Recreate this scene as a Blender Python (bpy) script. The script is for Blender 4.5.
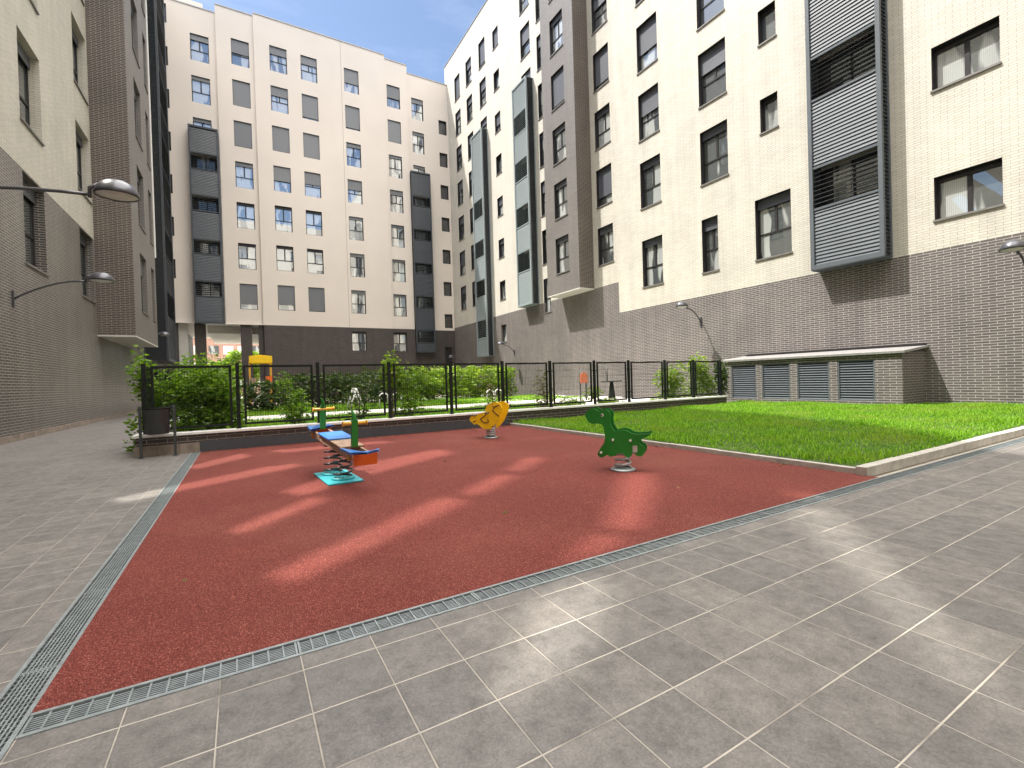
import bpy, math, random
import numpy as np
from mathutils import Vector, Matrix
from mathutils.geometry import tessellate_polygon
random.seed(7); np.random.seed(7)
D = bpy.data; SC = bpy.context.scene; COL = SC.collection
for o in list(D.objects): D.objects.remove(o)

# ---------------------------------------------------------------- camera, sky, sun, exposure
YAW, PITCH, ROLL = math.radians(30.0347), math.radians(-.5323), math.radians(-1.7392)
EYE = Vector((0, 0, 1.3))
fw = Vector((math.sin(YAW)*math.cos(PITCH), math.cos(YAW)*math.cos(PITCH), math.sin(PITCH)))
r0 = Vector((math.cos(YAW), -math.sin(YAW), 0)); u0 = r0.cross(fw)
rt = math.cos(ROLL)*r0 + math.sin(ROLL)*u0
up = -math.sin(ROLL)*r0 + math.cos(ROLL)*u0
cd = D.cameras.new('camera'); cam = D.objects.new('camera', cd); COL.objects.link(cam)
cd.sensor_width = 36; cd.lens = 36*465.97/1024; cd.clip_start = .05; cd.clip_end = 3000
M3 = Matrix((rt, up, -fw)).transposed()
cam.matrix_world = Matrix.Translation(EYE) @ M3.to_4x4()
SC.camera = cam

SUN = Vector((.827, -.562, -1.75)).normalized()        # direction the sunlight travels
w = D.worlds.new('World'); SC.world = w; w.use_nodes = True
nt = w.node_tree; bg = nt.nodes['Background']
sky = nt.nodes.new('ShaderNodeTexSky'); sky.sky_type = 'NISHITA'; sky.sun_disc = False
sky.sun_elevation = math.asin(-SUN.z); sky.sun_rotation = math.atan2(-SUN.x, -SUN.y) % (2*math.pi)
sky.air_density = 1.0; sky.dust_density = .8; sky.ozone_density = .7
nt.links.new(sky.outputs[0], bg.inputs[0]); bg.inputs[1].default_value = .053
# added broken cloud high overhead (above about 48 degrees) brightens the shade; clear lower down
tcw = nt.nodes.new('ShaderNodeTexCoord'); sxyz = nt.nodes.new('ShaderNodeSeparateXYZ'); nt.links.new(tcw.outputs['Generated'], sxyz.inputs[0])
cn_ = nt.nodes.new('ShaderNodeTexNoise'); cn_.inputs['Scale'].default_value = 3.2; cn_.inputs['Detail'].default_value = 7; nt.links.new(tcw.outputs['Generated'], cn_.inputs['Vector'])
def wm(op, a, b):
    m = nt.nodes.new('ShaderNodeMath'); m.operation = op; m.use_clamp = False
    for i, v in enumerate((a, b)):
        if isinstance(v, (int, float)): m.inputs[i].default_value = v
        else: nt.links.new(v, m.inputs[i])
    return m.outputs[0]
el = wm('ADD', sxyz.outputs[2], wm('MULTIPLY', wm('SUBTRACT', cn_.outputs[0], .5), .22))
el = wm('ADD', el, wm('ADD', wm('MULTIPLY', wm('MAXIMUM', wm('MULTIPLY', sxyz.outputs[1], -1.), 0.), .2), wm('MULTIPLY', wm('MAXIMUM', wm('SUBTRACT', sxyz.outputs[0], .5), 0.), .3)))
mr = nt.nodes.new('ShaderNodeMapRange'); mr.interpolation_type = 'SMOOTHSTEP'; nt.links.new(el, mr.inputs[0]); mr.inputs[1].default_value = .72; mr.inputs[2].default_value = .86
cl = nt.nodes.new('ShaderNodeBackground'); cl.inputs[0].default_value = (1., .965, .92, 1); cl.inputs[1].default_value = 1.9
# thin wisps of high cloud lower down
mpw = nt.nodes.new('ShaderNodeMapping'); mpw.inputs['Scale'].default_value = (1.2, 3.5, 6.); mpw.inputs['Rotation'].default_value = (0, .5, .6); nt.links.new(tcw.outputs['Generated'], mpw.inputs[0])
cw = nt.nodes.new('ShaderNodeTexNoise'); cw.inputs['Scale'].default_value = 1.6; cw.inputs['Detail'].default_value = 8; cw.inputs['Roughness'].default_value = .62; nt.links.new(mpw.outputs[0], cw.inputs['Vector'])
wr = nt.nodes.new('ShaderNodeMapRange'); nt.links.new(cw.outputs[0], wr.inputs[0]); wr.inputs[1].default_value = .5; wr.inputs[2].default_value = .8; wr.inputs[4].default_value = .03
mall = wm('MAXIMUM', mr.outputs[0], wr.outputs[0])
msw = nt.nodes.new('ShaderNodeMixShader'); nt.links.new(mall, msw.inputs[0]); nt.links.new(bg.outputs[0], msw.inputs[1]); nt.links.new(cl.outputs[0], msw.inputs[2])
nt.links.new(msw.outputs[0], nt.nodes['World Output'].inputs[0])
sl = D.lights.new('sun', 'SUN'); sl.energy = 2.0; sl.angle = math.radians(.8); sl.color = (1, .96, .90)
so = D.objects.new('sun', sl); COL.objects.link(so); so.rotation_euler = SUN.to_track_quat('-Z', 'Y').to_euler()
so.location = (0, 0, 60)
SC.view_settings.view_transform = 'Standard'; SC.view_settings.look = 'None'
SC.view_settings.exposure = 2.05; SC.view_settings.gamma = 1; SC.view_settings.use_curve_mapping = False
SC.render.engine = 'CYCLES'
SC.cycles.max_bounces = 8; SC.cycles.diffuse_bounces = 5; SC.cycles.caustics_reflective = False
SC.cycles.sample_clamp_indirect = 8

# ---------------------------------------------------------------- node helpers and materials
def mat(name):
    m = D.materials.new(name); m.use_nodes = True
    return m, m.node_tree, m.node_tree.nodes['Principled BSDF']
def N(nt, t, **k):
    n = nt.nodes.new('ShaderNode'+t)
    for a, b in k.items():
        if a in n.inputs.keys(): n.inputs[a].default_value = b
        else: setattr(n, a, b)
    return n
def L(nt, a, b): nt.links.new(a, b)
def c4(c): return (c[0], c[1], c[2], 1)
def ramp(nt, fac, stops):
    r = N(nt, 'ValToRGB'); e = r.color_ramp.elements
    while len(e) < len(stops): e.new(.5)
    for q, (p, c) in zip(e, stops): q.position = p; q.color = c4(c)
    L(nt, fac, r.inputs[0]); return r.outputs[0]
def mix(nt, fac, a, b, mode='MIX'):
    m = N(nt, 'Mix', data_type='RGBA', blend_type=mode)
    if isinstance(fac, (int, float)): m.inputs[0].default_value = fac
    else: L(nt, fac, m.inputs[0])
    for s, v in ((m.inputs[6], a), (m.inputs[7], b)):
        if isinstance(v, tuple): s.default_value = c4(v)
        else: L(nt, v, s)
    return m.outputs[2]
def mathn(nt, op, a, b=0., c=None):
    m = N(nt, 'Math', operation=op)
    for i, v in enumerate((a, b, c)):
        if v is None: continue
        if isinstance(v, (int, float)): m.inputs[i].default_value = v
        else: L(nt, v, m.inputs[i])
    return m.outputs[0]
def bump(nt, h, bs, strength=.3, dist=.02):
    b = N(nt, 'Bump', Strength=strength, Distance=dist); L(nt, h, b.inputs['Height']); L(nt, b.outputs[0], bs.inputs['Normal'])
def uvn(nt): return N(nt, 'UVMap').outputs[0]
def pos(nt): return N(nt, 'NewGeometry').outputs['Position']
def plain(name, col, rough=.5, metal=0., var=.12, scale=6., spec=.5, bmp=0., dirt=0.):
    m, nt, b = mat(name)
    n = N(nt, 'TexNoise', Scale=scale, Detail=6.); tc = N(nt, 'TexCoord'); L(nt, tc.outputs['Object'], n.inputs['Vector'])
    a = tuple(max(0, c*(1-var)) for c in col); d = tuple(min(1, c*(1+var)) for c in col)
    L(nt, ramp(nt, n.outputs[0], [(.3, a), (.7, d)]), b.inputs['Base Color'])
    b.inputs['Roughness'].default_value = rough; b.inputs['Metallic'].default_value = metal
    b.inputs['Specular IOR Level'].default_value = spec
    if bmp: bump(nt, n.outputs[0], b, bmp, .01)
    return m
def brick(name, c1, c2, mortar, bw=.335, bh=.081, ms=.012, rough=.6, bmp=.5, stain=.25, bias=0.):
    m, nt, b = mat(name); uv = uvn(nt)
    t = N(nt, 'TexBrick', offset=.5, Scale=1., Bias=bias)
    t.inputs['Mortar Size'].default_value = ms; t.inputs['Mortar Smooth'].default_value = .15
    t.inputs['Brick Width'].default_value = bw; t.inputs['Row Height'].default_value = bh
    t.inputs['Color1'].default_value = c4(c1); t.inputs['Color2'].default_value = c4(c2); t.inputs['Mortar'].default_value = c4(mortar)
    L(nt, uv, t.inputs['Vector'])
    n = N(nt, 'TexNoise', Scale=.55, Detail=7., Roughness=.65); L(nt, uv, n.inputs['Vector'])
    mp = N(nt, 'Mapping'); mp.inputs['Scale'].default_value = (3., .25, 1); L(nt, uv, mp.inputs[0])
    n2 = N(nt, 'TexNoise', Scale=.8, Detail=5.); L(nt, mp.outputs[0], n2.inputs['Vector'])
    f = mathn(nt, 'ADD', n.outputs[0], n2.outputs[0])
    g = ramp(nt, mathn(nt, 'MULTIPLY', f, .5), [(.36, (1-stain,)*3), (.62, (1.06, 1.05, 1.03))])
    L(nt, mix(nt, 1., t.outputs[0], g, 'MULTIPLY'), b.inputs['Base Color'])
    b.inputs['Roughness'].default_value = rough
    n3 = N(nt, 'TexNoise', Scale=60., Detail=3.); L(nt, uv, n3.inputs['Vector'])
    hh = mathn(nt, 'SUBTRACT', mathn(nt, 'MULTIPLY', n3.outputs[0], .25), t.outputs[1])
    bump(nt, hh, b, bmp, .008)
    return m
MT = {}
MT['cream'] = brick('cream_brick', (.54, .515, .455), (.49, .463, .40), (.27, .25, .215), ms=.007, rough=.55, bmp=.35, stain=.14)
MT['cream_far'] = brick('pale_cream_brick', (.53, .505, .45), (.505, .48, .425), (.44, .415, .365), ms=.006, rough=.6, bmp=.3, stain=.08)
MT['plaster'] = plain('pink_plaster', (.66, .59, .53), .8, var=.035, scale=.35, bmp=.05)
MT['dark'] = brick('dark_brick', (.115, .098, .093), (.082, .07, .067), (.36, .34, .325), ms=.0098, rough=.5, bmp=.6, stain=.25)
MT['dark_bay'] = brick('shade_toned_bay_brick', (.07, .05, .043), (.045, .034, .03), (.33, .29, .25), ms=.0095, rough=.4, bmp=.6, stain=.2)  # bay sides: shade is put into this darker copy of the bay brick
MT['dark_low'] = brick('low_wall_brick', (.045, .034, .031), (.03, .024, .023), (.24, .21, .19), ms=.007, rough=.5, bmp=.5, stain=.2)
MT['dark_left'] = brick('brown_glazed_brick', (.095, .082, .076), (.052, .045, .043), (.36, .335, .305), ms=.0125, rough=.34, bmp=.7, stain=.3)
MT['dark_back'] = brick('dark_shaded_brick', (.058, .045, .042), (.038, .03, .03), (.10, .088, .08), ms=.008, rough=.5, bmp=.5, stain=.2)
MT['grey_bay'] = brick('grey_bay_brick', (.135, .122, .115), (.11, .10, .095), (.25, .235, .22), ms=.009, rough=.5, bmp=.45, stain=.15)
MT['metal'] = plain('grey_louvre_metal', (.088, .10, .113), .55, .0, var=.08, scale=2., spec=.3)
MT['metal_pale'] = plain('pale_louvre_metal', (.25, .29, .30), .5, .0, var=.06, spec=.3)
MT['metal_dark'] = plain('dark_grey_metal', (.05, .058, .068), .42, .0, var=.1)
MT['frame'] = plain('window_frame_metal', (.028, .026, .027), .4, .2, var=.1)
MT['sill'] = plain('grey_sill_metal', (.16, .15, .14), .5, .2)
MT['coping'] = plain('metal_coping', (.33, .32, .315), .4, .3)
MT['soffit'] = plain('pale_soffit', (.55, .53, .49), .8, var=.06)
MT['white'] = plain('white_paint', (.78, .77, .74), .5, var=.04)
MT['concrete'] = plain('concrete', (.40, .375, .335), .85, var=.18, scale=9., bmp=.25)
MT['stone'] = plain('brown_stone', (.235, .19, .155), .8, var=.28, scale=5., bmp=.3)
MT['black'] = plain('black_fence_paint', (.006, .009, .007), .6, .0, spec=.25)
MT['galv'] = plain('galvanised_steel', (.30, .335, .345), .4, .55, var=.2, scale=14.)
MT['pit'] = plain('drain_pit', (.03, .035, .035), .9)
MT['roof'] = plain('roof_felt', (.2, .19, .18), .9)
MT['bark'] = plain('bark', (.10, .075, .055), .9, var=.3, scale=20., bmp=.5)
MT['soil'] = plain('lawn_soil', (.05, .085, .014), .95, var=.4, scale=3.)
MT['green'] = plain('green_panel', (.012, .17, .018), .35, var=.06)
MT['yellow'] = plain('yellow_panel', (.88, .56, .012), .38, var=.06)
MT['brass'] = plain('yellow_bar', (.66, .36, .05), .4)
MT['blue'] = plain('blue_panel', (.035, .16, .46), .38, var=.08)
MT['orange'] = plain('orange_panel', (.72, .13, .015), .4, var=.05)
MT['rust'] = plain('faded_orange_panel', (.42, .13, .06), .5)
MT['teal'] = plain('teal_plate', (.04, .36, .42), .45, var=.15)
MT['plank'] = plain('worn_plank', (.30, .20, .14), .7, var=.3, scale=12.)
MT['spring'] = plain('spring_steel', (.05, .05, .055), .35, .5)
MT['spring_grey'] = plain('pale_spring_steel', (.42, .43, .45), .35, .3)
MT['ink'] = plain('dark_line_paint', (.07, .02, .015), .5)
MT['lens'] = plain('lamp_lens', (.62, .61, .56), .35)
MT['lampmetal'] = plain('lamp_dome_paint', (.075, .075, .085), .28, .35)
MT['binmetal'] = plain('bin_metal', (.05, .055, .058), .45, .3)
MT['redbrick'] = brick('far_red_brick', (.42, .2, .14), (.36, .17, .12), (.5, .42, .36), rough=.8, bmp=.1)
MT['pavers'] = plain('pale_pavers', (.60, .57, .52), .85, var=.08, scale=2.)
MT['farground'] = plain('pale_gravel', (.52, .47, .40), .9, var=.12, scale=2.)

def glass(name, dark, curt, refl=.18, thresh=.55):
    m, nt, b = mat(name)
    tc = N(nt, 'TexCoord'); oi = N(nt, 'ObjectInfo')
    mp = N(nt, 'Mapping'); mp.inputs['Scale'].default_value = (1.6, 1., .35)
    ad = N(nt, 'VectorMath', operation='ADD'); sc = N(nt, 'VectorMath', operation='SCALE'); sc.inputs['Scale'].default_value = 97.
    L(nt, oi.outputs['Location'], sc.inputs[0]); L(nt, tc.outputs['Object'], ad.inputs[0]); L(nt, sc.outputs[0], ad.inputs[1])
    L(nt, ad.outputs[0], mp.inputs[0])
    n = N(nt, 'TexNoise', Scale=.9, Detail=2.); L(nt, mp.outputs[0], n.inputs['Vector'])
    wv = N(nt, 'TexWave', Scale=7., Distortion=1.); L(nt, tc.outputs['Object'], wv.inputs['Vector'])
    cur = ramp(nt, wv.outputs[1], [(0., tuple(c*.72 for c in curt)), (1., curt)])
    f = ramp(nt, n.outputs[0], [(thresh, (0, 0, 0)), (thresh+.04, (1, 1, 1))])
    col = mix(nt, f, dark, cur)
    L(nt, col, b.inputs['Base Color']); b.inputs['Roughness'].default_value = .6
    gl = N(nt, 'BsdfGlossy', Roughness=.015, Color=(.93, .97, 1, 1)); fr = N(nt, 'Fresnel', IOR=1.55)
    nb = N(nt, 'TexNoise', Scale=.7); L(nt, ad.outputs[0], nb.inputs['Vector'])
    bp = N(nt, 'Bump', Strength=.04, Distance=.05); L(nt, nb.outputs[0], bp.inputs['Height']); L(nt, bp.outputs[0], gl.inputs['Normal'])
    fac = mathn(nt, 'MINIMUM', mathn(nt, 'ADD', fr.outputs[0], refl), .95)
    ms = N(nt, 'MixShader'); L(nt, fac, ms.inputs[0]); L(nt, b.outputs[0], ms.inputs[1]); L(nt, gl.outputs[0], ms.inputs[2])
    L(nt, ms.outputs[0], nt.nodes['Material Output'].inputs[0])
    return m
MT['glass_back'] = glass('window_glass', (.06, .065, .07), (.72, .72, .69), .46, .44)
MT['glass_right'] = glass('window_glass_greenish', (.04, .048, .047), (.42, .44, .42), .16, .52)
MT['glass_small'] = glass('small_window_glass', (.022, .02, .02), (.05, .045, .045), .03, .5)
MT['glass_left'] = glass('window_glass_shaded', (.03, .034, .034), (.3, .3, .27), .12, .6)

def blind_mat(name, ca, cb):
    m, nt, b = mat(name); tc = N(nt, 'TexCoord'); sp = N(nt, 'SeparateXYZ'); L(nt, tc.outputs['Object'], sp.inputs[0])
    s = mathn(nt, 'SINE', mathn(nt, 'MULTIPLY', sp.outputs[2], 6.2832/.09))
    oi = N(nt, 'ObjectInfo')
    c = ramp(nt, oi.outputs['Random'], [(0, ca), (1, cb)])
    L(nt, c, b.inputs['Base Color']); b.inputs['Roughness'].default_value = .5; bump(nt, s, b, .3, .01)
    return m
MT['blind'] = blind_mat('grey_roller_blind', (.13, .137, .15), (.175, .18, .19)); MT['blind_shade_tone'] = blind_mat('shade_toned_roller_blind', (.06, .065, .08), (.095, .10, .115))  # same blinds in two tones: recess shade is put into the darker one

def tile_mat():
    m, nt, b = mat('paving_tiles'); p = pos(nt); T = .3275
    of = N(nt, 'VectorMath', operation='SUBTRACT'); of.inputs[1].default_value = (.2025, .0405, 0); L(nt, p, of.inputs[0])
    dv = N(nt, 'VectorMath', operation='SCALE'); dv.inputs['Scale'].default_value = 1/T; L(nt, of.outputs[0], dv.inputs[0])
    fl = N(nt, 'VectorMath', operation='FLOOR'); L(nt, dv.outputs[0], fl.inputs[0])
    fr = N(nt, 'VectorMath', operation='FRACTION'); L(nt, dv.outputs[0], fr.inputs[0])
    sp = N(nt, 'SeparateXYZ'); L(nt, fr.outputs[0], sp.inputs[0])
    ex = mathn(nt, 'SUBTRACT', .5, mathn(nt, 'ABSOLUTE', mathn(nt, 'SUBTRACT', sp.outputs[0], .5)))
    ey = mathn(nt, 'SUBTRACT', .5, mathn(nt, 'ABSOLUTE', mathn(nt, 'SUBTRACT', sp.outputs[1], .5)))
    nw = N(nt, 'TexNoise', Scale=9., Detail=3.); L(nt, p, nw.inputs['Vector'])
    wob = mathn(nt, 'MULTIPLY', mathn(nt, 'SUBTRACT', nw.outputs[0], .5), .008)
    gx = ramp(nt, mathn(nt, 'ADD', ex, wob), [(.0065, (1, 1, 1)), (.0105, (0, 0, 0))])
    gy = ramp(nt, mathn(nt, 'ADD', ey, wob), [(.0085, (1, 1, 1)), (.0125, (0, 0, 0))])
    grout = mathn(nt, 'MAXIMUM', gx, gy)
    edge = ramp(nt, mathn(nt, 'MINIMUM', ex, ey), [(.012, (.72, .72, .72)), (.03, (1, 1, 1))])
    wn = N(nt, 'TexWhiteNoise', noise_dimensions='2D'); L(nt, fl.outputs[0], wn.inputs['Vector'])
    ad = N(nt, 'VectorMath', operation='ADD'); sc = N(nt, 'VectorMath', operation='SCALE'); sc.inputs['Scale'].default_value = 31.
    L(nt, wn.outputs['Color'], sc.inputs[0]); L(nt, sc.outputs[0], ad.inputs[0]); L(nt, p, ad.inputs[1])
    n1 = N(nt, 'TexNoise', Scale=9., Detail=10., Roughness=.78); L(nt, ad.outputs[0], n1.inputs['Vector'])
    n2 = N(nt, 'TexNoise', Scale=95., Detail=5., Roughness=.75); L(nt, ad.outputs[0], n2.inputs['Vector'])
    n3 = N(nt, 'TexNoise', Scale=.5, Detail=5.); L(nt, p, n3.inputs['Vector'])
    base = ramp(nt, n1.outputs[0], [(.3, (.088, .082, .078)), (.48, (.14, .132, .125)), (.68, (.195, .184, .174))])
    sp2 = ramp(nt, n2.outputs[0], [(.32, (.60, .59, .58)), (.62, (1.16, 1.16, 1.16))])
    base = mix(nt, .9, base, sp2, 'MULTIPLY'); base = mix(nt, .8, base, edge, 'MULTIPLY')
    tv = ramp(nt, wn.outputs['Value'], [(0, (.84, .84, .85)), (1, (1.12, 1.1, 1.08))]); base = mix(nt, 1., base, tv, 'MULTIPLY')
    base = mix(nt, .7, base, ramp(nt, n3.outputs[0], [(.3, (.85, .85, .86)), (.7, (1.12, 1.1, 1.07))]), 'MULTIPLY')
    gn = N(nt, 'TexNoise', Scale=2.3, Detail=4.); L(nt, p, gn.inputs['Vector'])
    gc = ramp(nt, gn.outputs[0], [(.34, (.17, .15, .13)), (.45, (.36, .325, .28)), (.7, (.48, .44, .38))])
    gc = mix(nt, mathn(nt, 'MULTIPLY', gx, .22), gc, (.12, .105, .095))
    col = mix(nt, grout, base, gc)
    vg = N(nt, 'TexVoronoi', Scale=1.7); L(nt, p, vg.inputs['Vector']); vs = N(nt, 'SeparateColor'); L(nt, vg.outputs['Color'], vs.inputs[0])
    gum = mathn(nt, 'LESS_THAN', vg.outputs[0], mathn(nt, 'MULTIPLY', vs.outputs[0], .028))
    col = mix(nt, mathn(nt, 'MULTIPLY', gum, .55), col, (.05, .045, .04))
    L(nt, col, b.inputs['Base Color'])
    L(nt, ramp(nt, n1.outputs[0], [(.3, (.62,)*3), (.7, (.45,)*3)]), b.inputs['Roughness'])
    h = mathn(nt, 'SUBTRACT', mathn(nt, 'MULTIPLY', n2.outputs[0], .12), mathn(nt, 'MULTIPLY', grout, .6))
    h = mathn(nt, 'ADD', h, mathn(nt, 'MULTIPLY', n1.outputs[0], .2))
    bump(nt, h, b, .4, .008)
    return m
MT['tiles'] = tile_mat()
def rubber_mat():
    m, nt, b = mat('red_rubber'); p = pos(nt)
    v = N(nt, 'TexVoronoi', Scale=210.); L(nt, p, v.inputs['Vector'])
    n = N(nt, 'TexNoise', Scale=.9, Detail=6.); L(nt, p, n.inputs['Vector'])
    n2 = N(nt, 'TexNoise', Scale=110., Detail=3., Roughness=.7); L(nt, p, n2.inputs['Vector'])
    sp = N(nt, 'SeparateColor'); L(nt, v.outputs['Color'], sp.inputs[0])
    c = ramp(nt, sp.outputs[0], [(0, (.08, .0155, .012)), (.5, (.14, .029, .023)), (.85, (.19, .046, .036)), (1, (.33, .12, .095))])
    c = mix(nt, .8, c, ramp(nt, n2.outputs[0], [(.3, (.62,)*3), (.68, (1.22,)*3)]), 'MULTIPLY')
    c = mix(nt, .8, c, ramp(nt, n.outputs[0], [(.3, (.88, .88, .88)), (.7, (1.1, 1.1, 1.1))]), 'MULTIPLY')
    nf = N(nt, 'TexNoise', Scale=.33, Detail=8., Roughness=.7); L(nt, p, nf.inputs['Vector'])
    c = mix(nt, ramp(nt, nf.outputs[0], [(.5, (0, 0, 0)), (.74, (.35, .35, .35))]), c, (.25, .095, .068))
    nd = N(nt, 'TexNoise', Scale=2.1, Detail=9., Roughness=.75); L(nt, p, nd.inputs['Vector'])
    c = mix(nt, ramp(nt, nd.outputs[0], [(.58, (0, 0, 0)), (.75, (.4, .4, .4))]), c, (.10, .035, .025))
    L(nt, c, b.inputs['Base Color']); b.inputs['Roughness'].default_value = .85; b.inputs['Specular IOR Level'].default_value = .2
    bump(nt, mathn(nt, 'ADD', v.outputs[0], n2.outputs[0]), b, .55, .006)
    return m
MT['rubber'] = rubber_mat()
def leaf_mat(name, a, bcol, c, trans=.35, rough=.45, spec=.35):
    m, nt, b = mat(name); b.inputs['Specular IOR Level'].default_value = spec; g = N(nt, 'NewGeometry')
    col = ramp(nt, g.outputs['Random Per Island'], [(0, a), (.5, bcol), (1, c)])
    if name == 'grass_blades':
        ng = N(nt, 'TexNoise', Scale=.9, Detail=5.); L(nt, g.outputs['Position'], ng.inputs['Vector'])
        col = mix(nt, ramp(nt, ng.outputs[0], [(.48, (0, 0, 0)), (.72, (.6, .6, .6))]), col, (.26, .30, .06))
    L(nt, col, b.inputs['Base Color']); b.inputs['Roughness'].default_value = rough
    t = N(nt, 'BsdfTranslucent'); L(nt, mix(nt, 1., col, (1.3, 1.45, .5), 'MULTIPLY'), t.inputs[0])
    ms = N(nt, 'MixShader'); ms.inputs[0].default_value = trans
    L(nt, b.outputs[0], ms.inputs[1]); L(nt, t.outputs[0], ms.inputs[2]); L(nt, ms.outputs[0], nt.nodes['Material Output'].inputs[0])
    return m
MT['grass'] = leaf_mat('grass_blades', (.05, .15, .006), (.125, .275, .015), (.32, .50, .07), .5, .6, .15)
MT['leaf'] = leaf_mat('bush_leaves', (.06, .13, .013), (.13, .235, .022), (.26, .38, .045), .45)
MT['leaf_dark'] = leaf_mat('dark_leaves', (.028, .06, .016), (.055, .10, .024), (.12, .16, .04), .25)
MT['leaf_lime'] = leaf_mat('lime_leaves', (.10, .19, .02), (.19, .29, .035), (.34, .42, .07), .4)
MT['leaf_rust'] = leaf_mat('reddish_leaves', (.12, .085, .04), (.16, .14, .05), (.13, .17, .04), .3)
def tint_mat(name, t):
    m, nt, b = mat(name)
    tr = N(nt, 'BsdfTransparent', Color=(t, t*.98, t*.93, 1)); gl = N(nt, 'BsdfGlossy', Roughness=.02)
    ms = N(nt, 'MixShader'); ms.inputs[0].default_value = .06
    L(nt, tr.outputs[0], ms.inputs[1]); L(nt, gl.outputs[0], ms.inputs[2]); L(nt, ms.outputs[0], nt.nodes['Material Output'].inputs[0])
    return m
MT['tint'] = tint_mat('streak_glazing', .95)  # lets sun through the added slits to streak the ground

# ---------------------------------------------------------------- mesh builder and object helpers
class MB:
    def __init__(s): s.v = []; s.f = []; s.m = []; s.sm = []
    def face(s, pts, m=0, smooth=False):
        i = len(s.v); s.v += [tuple(p) for p in pts]; s.f.append(tuple(range(i, i+len(pts)))); s.m.append(m); s.sm.append(smooth)
    def box(s, a, b, m=0, M=None):
        x0, y0, z0 = a; x1, y1, z1 = b
        P = [Vector(p) for p in ((x0,y0,z0),(x1,y0,z0),(x1,y1,z0),(x0,y1,z0),(x0,y0,z1),(x1,y0,z1),(x1,y1,z1),(x0,y1,z1))]
        if M is not None: P = [M @ p for p in P]
        i = len(s.v); s.v += [tuple(p) for p in P]
        for q in ((0,3,2,1),(4,5,6,7),(0,1,5,4),(1,2,6,5),(2,3,7,6),(3,0,4,7)):
            s.f.append(tuple(i+k for k in q)); s.m.append(m); s.sm.append(False)
    def tube(s, path, r, n=8, m=0, closed=False, caps=True):
        P = [Vector(p) for p in path]; K = len(P); i0 = len(s.v); ref = None
        for k in range(K):
            a = P[(k-1) % K] if closed or k > 0 else P[k]; b = P[(k+1) % K] if closed or k < K-1 else P[k]
            t = (b-a).normalized()
            if ref is None: ref = t.orthogonal().normalized()
            ref = (ref - t*ref.dot(t)).normalized(); o = t.cross(ref)
            rr = r[k] if isinstance(r, (list, tuple)) else r
            for j in range(n):
                an = 2*math.pi*j/n; s.v.append(tuple(P[k]+ref*(rr*math.cos(an))+o*(rr*math.sin(an))))
        for k in range(K if closed else K-1):
            for j in range(n):
                a = i0+k*n+j; b = i0+k*n+(j+1) % n; c = i0+((k+1) % K)*n+(j+1) % n; d = i0+((k+1) % K)*n+j
                s.f.append((a, b, c, d)); s.m.append(m); s.sm.append(True)
        if caps and not closed:
            s.f.append(tuple(i0+j for j in reversed(range(n)))); s.m.append(m); s.sm.append(False)
            s.f.append(tuple(i0+(K-1)*n+j for j in range(n))); s.m.append(m); s.sm.append(False)
    def lathe(s, prof, n=24, m=0, c=(0,0,0), sx=1., sy=1.):
        i0 = len(s.v)
        for r, z in prof:
            for j in range(n):
                a = 2*math.pi*j/n; s.v.append((c[0]+sx*r*math.cos(a), c[1]+sy*r*math.sin(a), c[2]+z))
        for k in range(len(prof)-1):
            for j in range(n):
                s.f.append((i0+k*n+j, i0+k*n+(j+1) % n, i0+(k+1)*n+(j+1) % n, i0+(k+1)*n+j)); s.m.append(m); s.sm.append(True)
    def prism(s, pts, y0, y1, m=0, M=None):
        """outline in the x-z plane, given thickness along y"""
        tri = tessellate_polygon([[Vector((p[0], p[1], 0)) for p in pts]]); n = len(pts); i0 = len(s.v)
        for y in (y0, y1):
            for p in pts:
                q = Vector((p[0], y, p[1])); s.v.append(tuple(M @ q if M is not None else q))
        for t in tri:
            for off, rv in ((0, 0), (n, 1)):
                q = tuple(i0+off+k for k in t); s.f.append(q[::-1] if rv else q); s.m.append(m); s.sm.append(False)
        for k in range(n):
            l = (k+1) % n; s.f.append((i0+k, i0+l, i0+n+l, i0+n+k)); s.m.append(m); s.sm.append(False)
    def mesh(s, name, mats, origin=(0, 0, 0)):
        me = D.meshes.new(name); o = Vector(origin)
        v = np.array(s.v) - np.array(o)
        me.from_pydata([tuple(p) for p in v], [], s.f)
        for m in mats: me.materials.append(m)
        me.polygons.foreach_set('material_index', s.m); me.polygons.foreach_set('use_smooth', s.sm)
        uv = me.uv_layers.new(name='UVMap'); co = np.array(s.v); buf = np.zeros((len(me.loops), 2))
        for p in me.polygons:
            nx, ny, nz = p.normal
            for li in p.loop_indices:
                q = co[me.loops[li].vertex_index]
                if abs(nz) > .7: buf[li] = (q[0], q[1])
                elif abs(nx) > abs(ny): buf[li] = (q[1], q[2])
                else: buf[li] = (q[0], q[2])
        uv.data.foreach_set('uv', buf.ravel()); me.update()
        return me
    def build(s, name, mats, parent=None, origin=None, bevel=0.):
        if not isinstance(mats, (list, tuple)): mats = [mats]
        if origin is None: origin = parent['o'] if parent is not None and 'o' in parent else (0, 0, 0)
        o = D.objects.new(name, s.mesh(name, mats, origin)); COL.objects.link(o)
        if parent is not None: o.parent = parent
        else: o.location = origin
        if bevel:
            b = o.modifiers.new('bevel', 'BEVEL'); b.width = bevel; b.segments = 2; b.limit_method = 'ANGLE'
        return o
def tag(o, label, cat, group=None, kind=None):
    if label: o['label'] = label
    if cat: o['category'] = cat
    if group: o['group'] = group
    if kind: o['kind'] = kind
    return o
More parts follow.
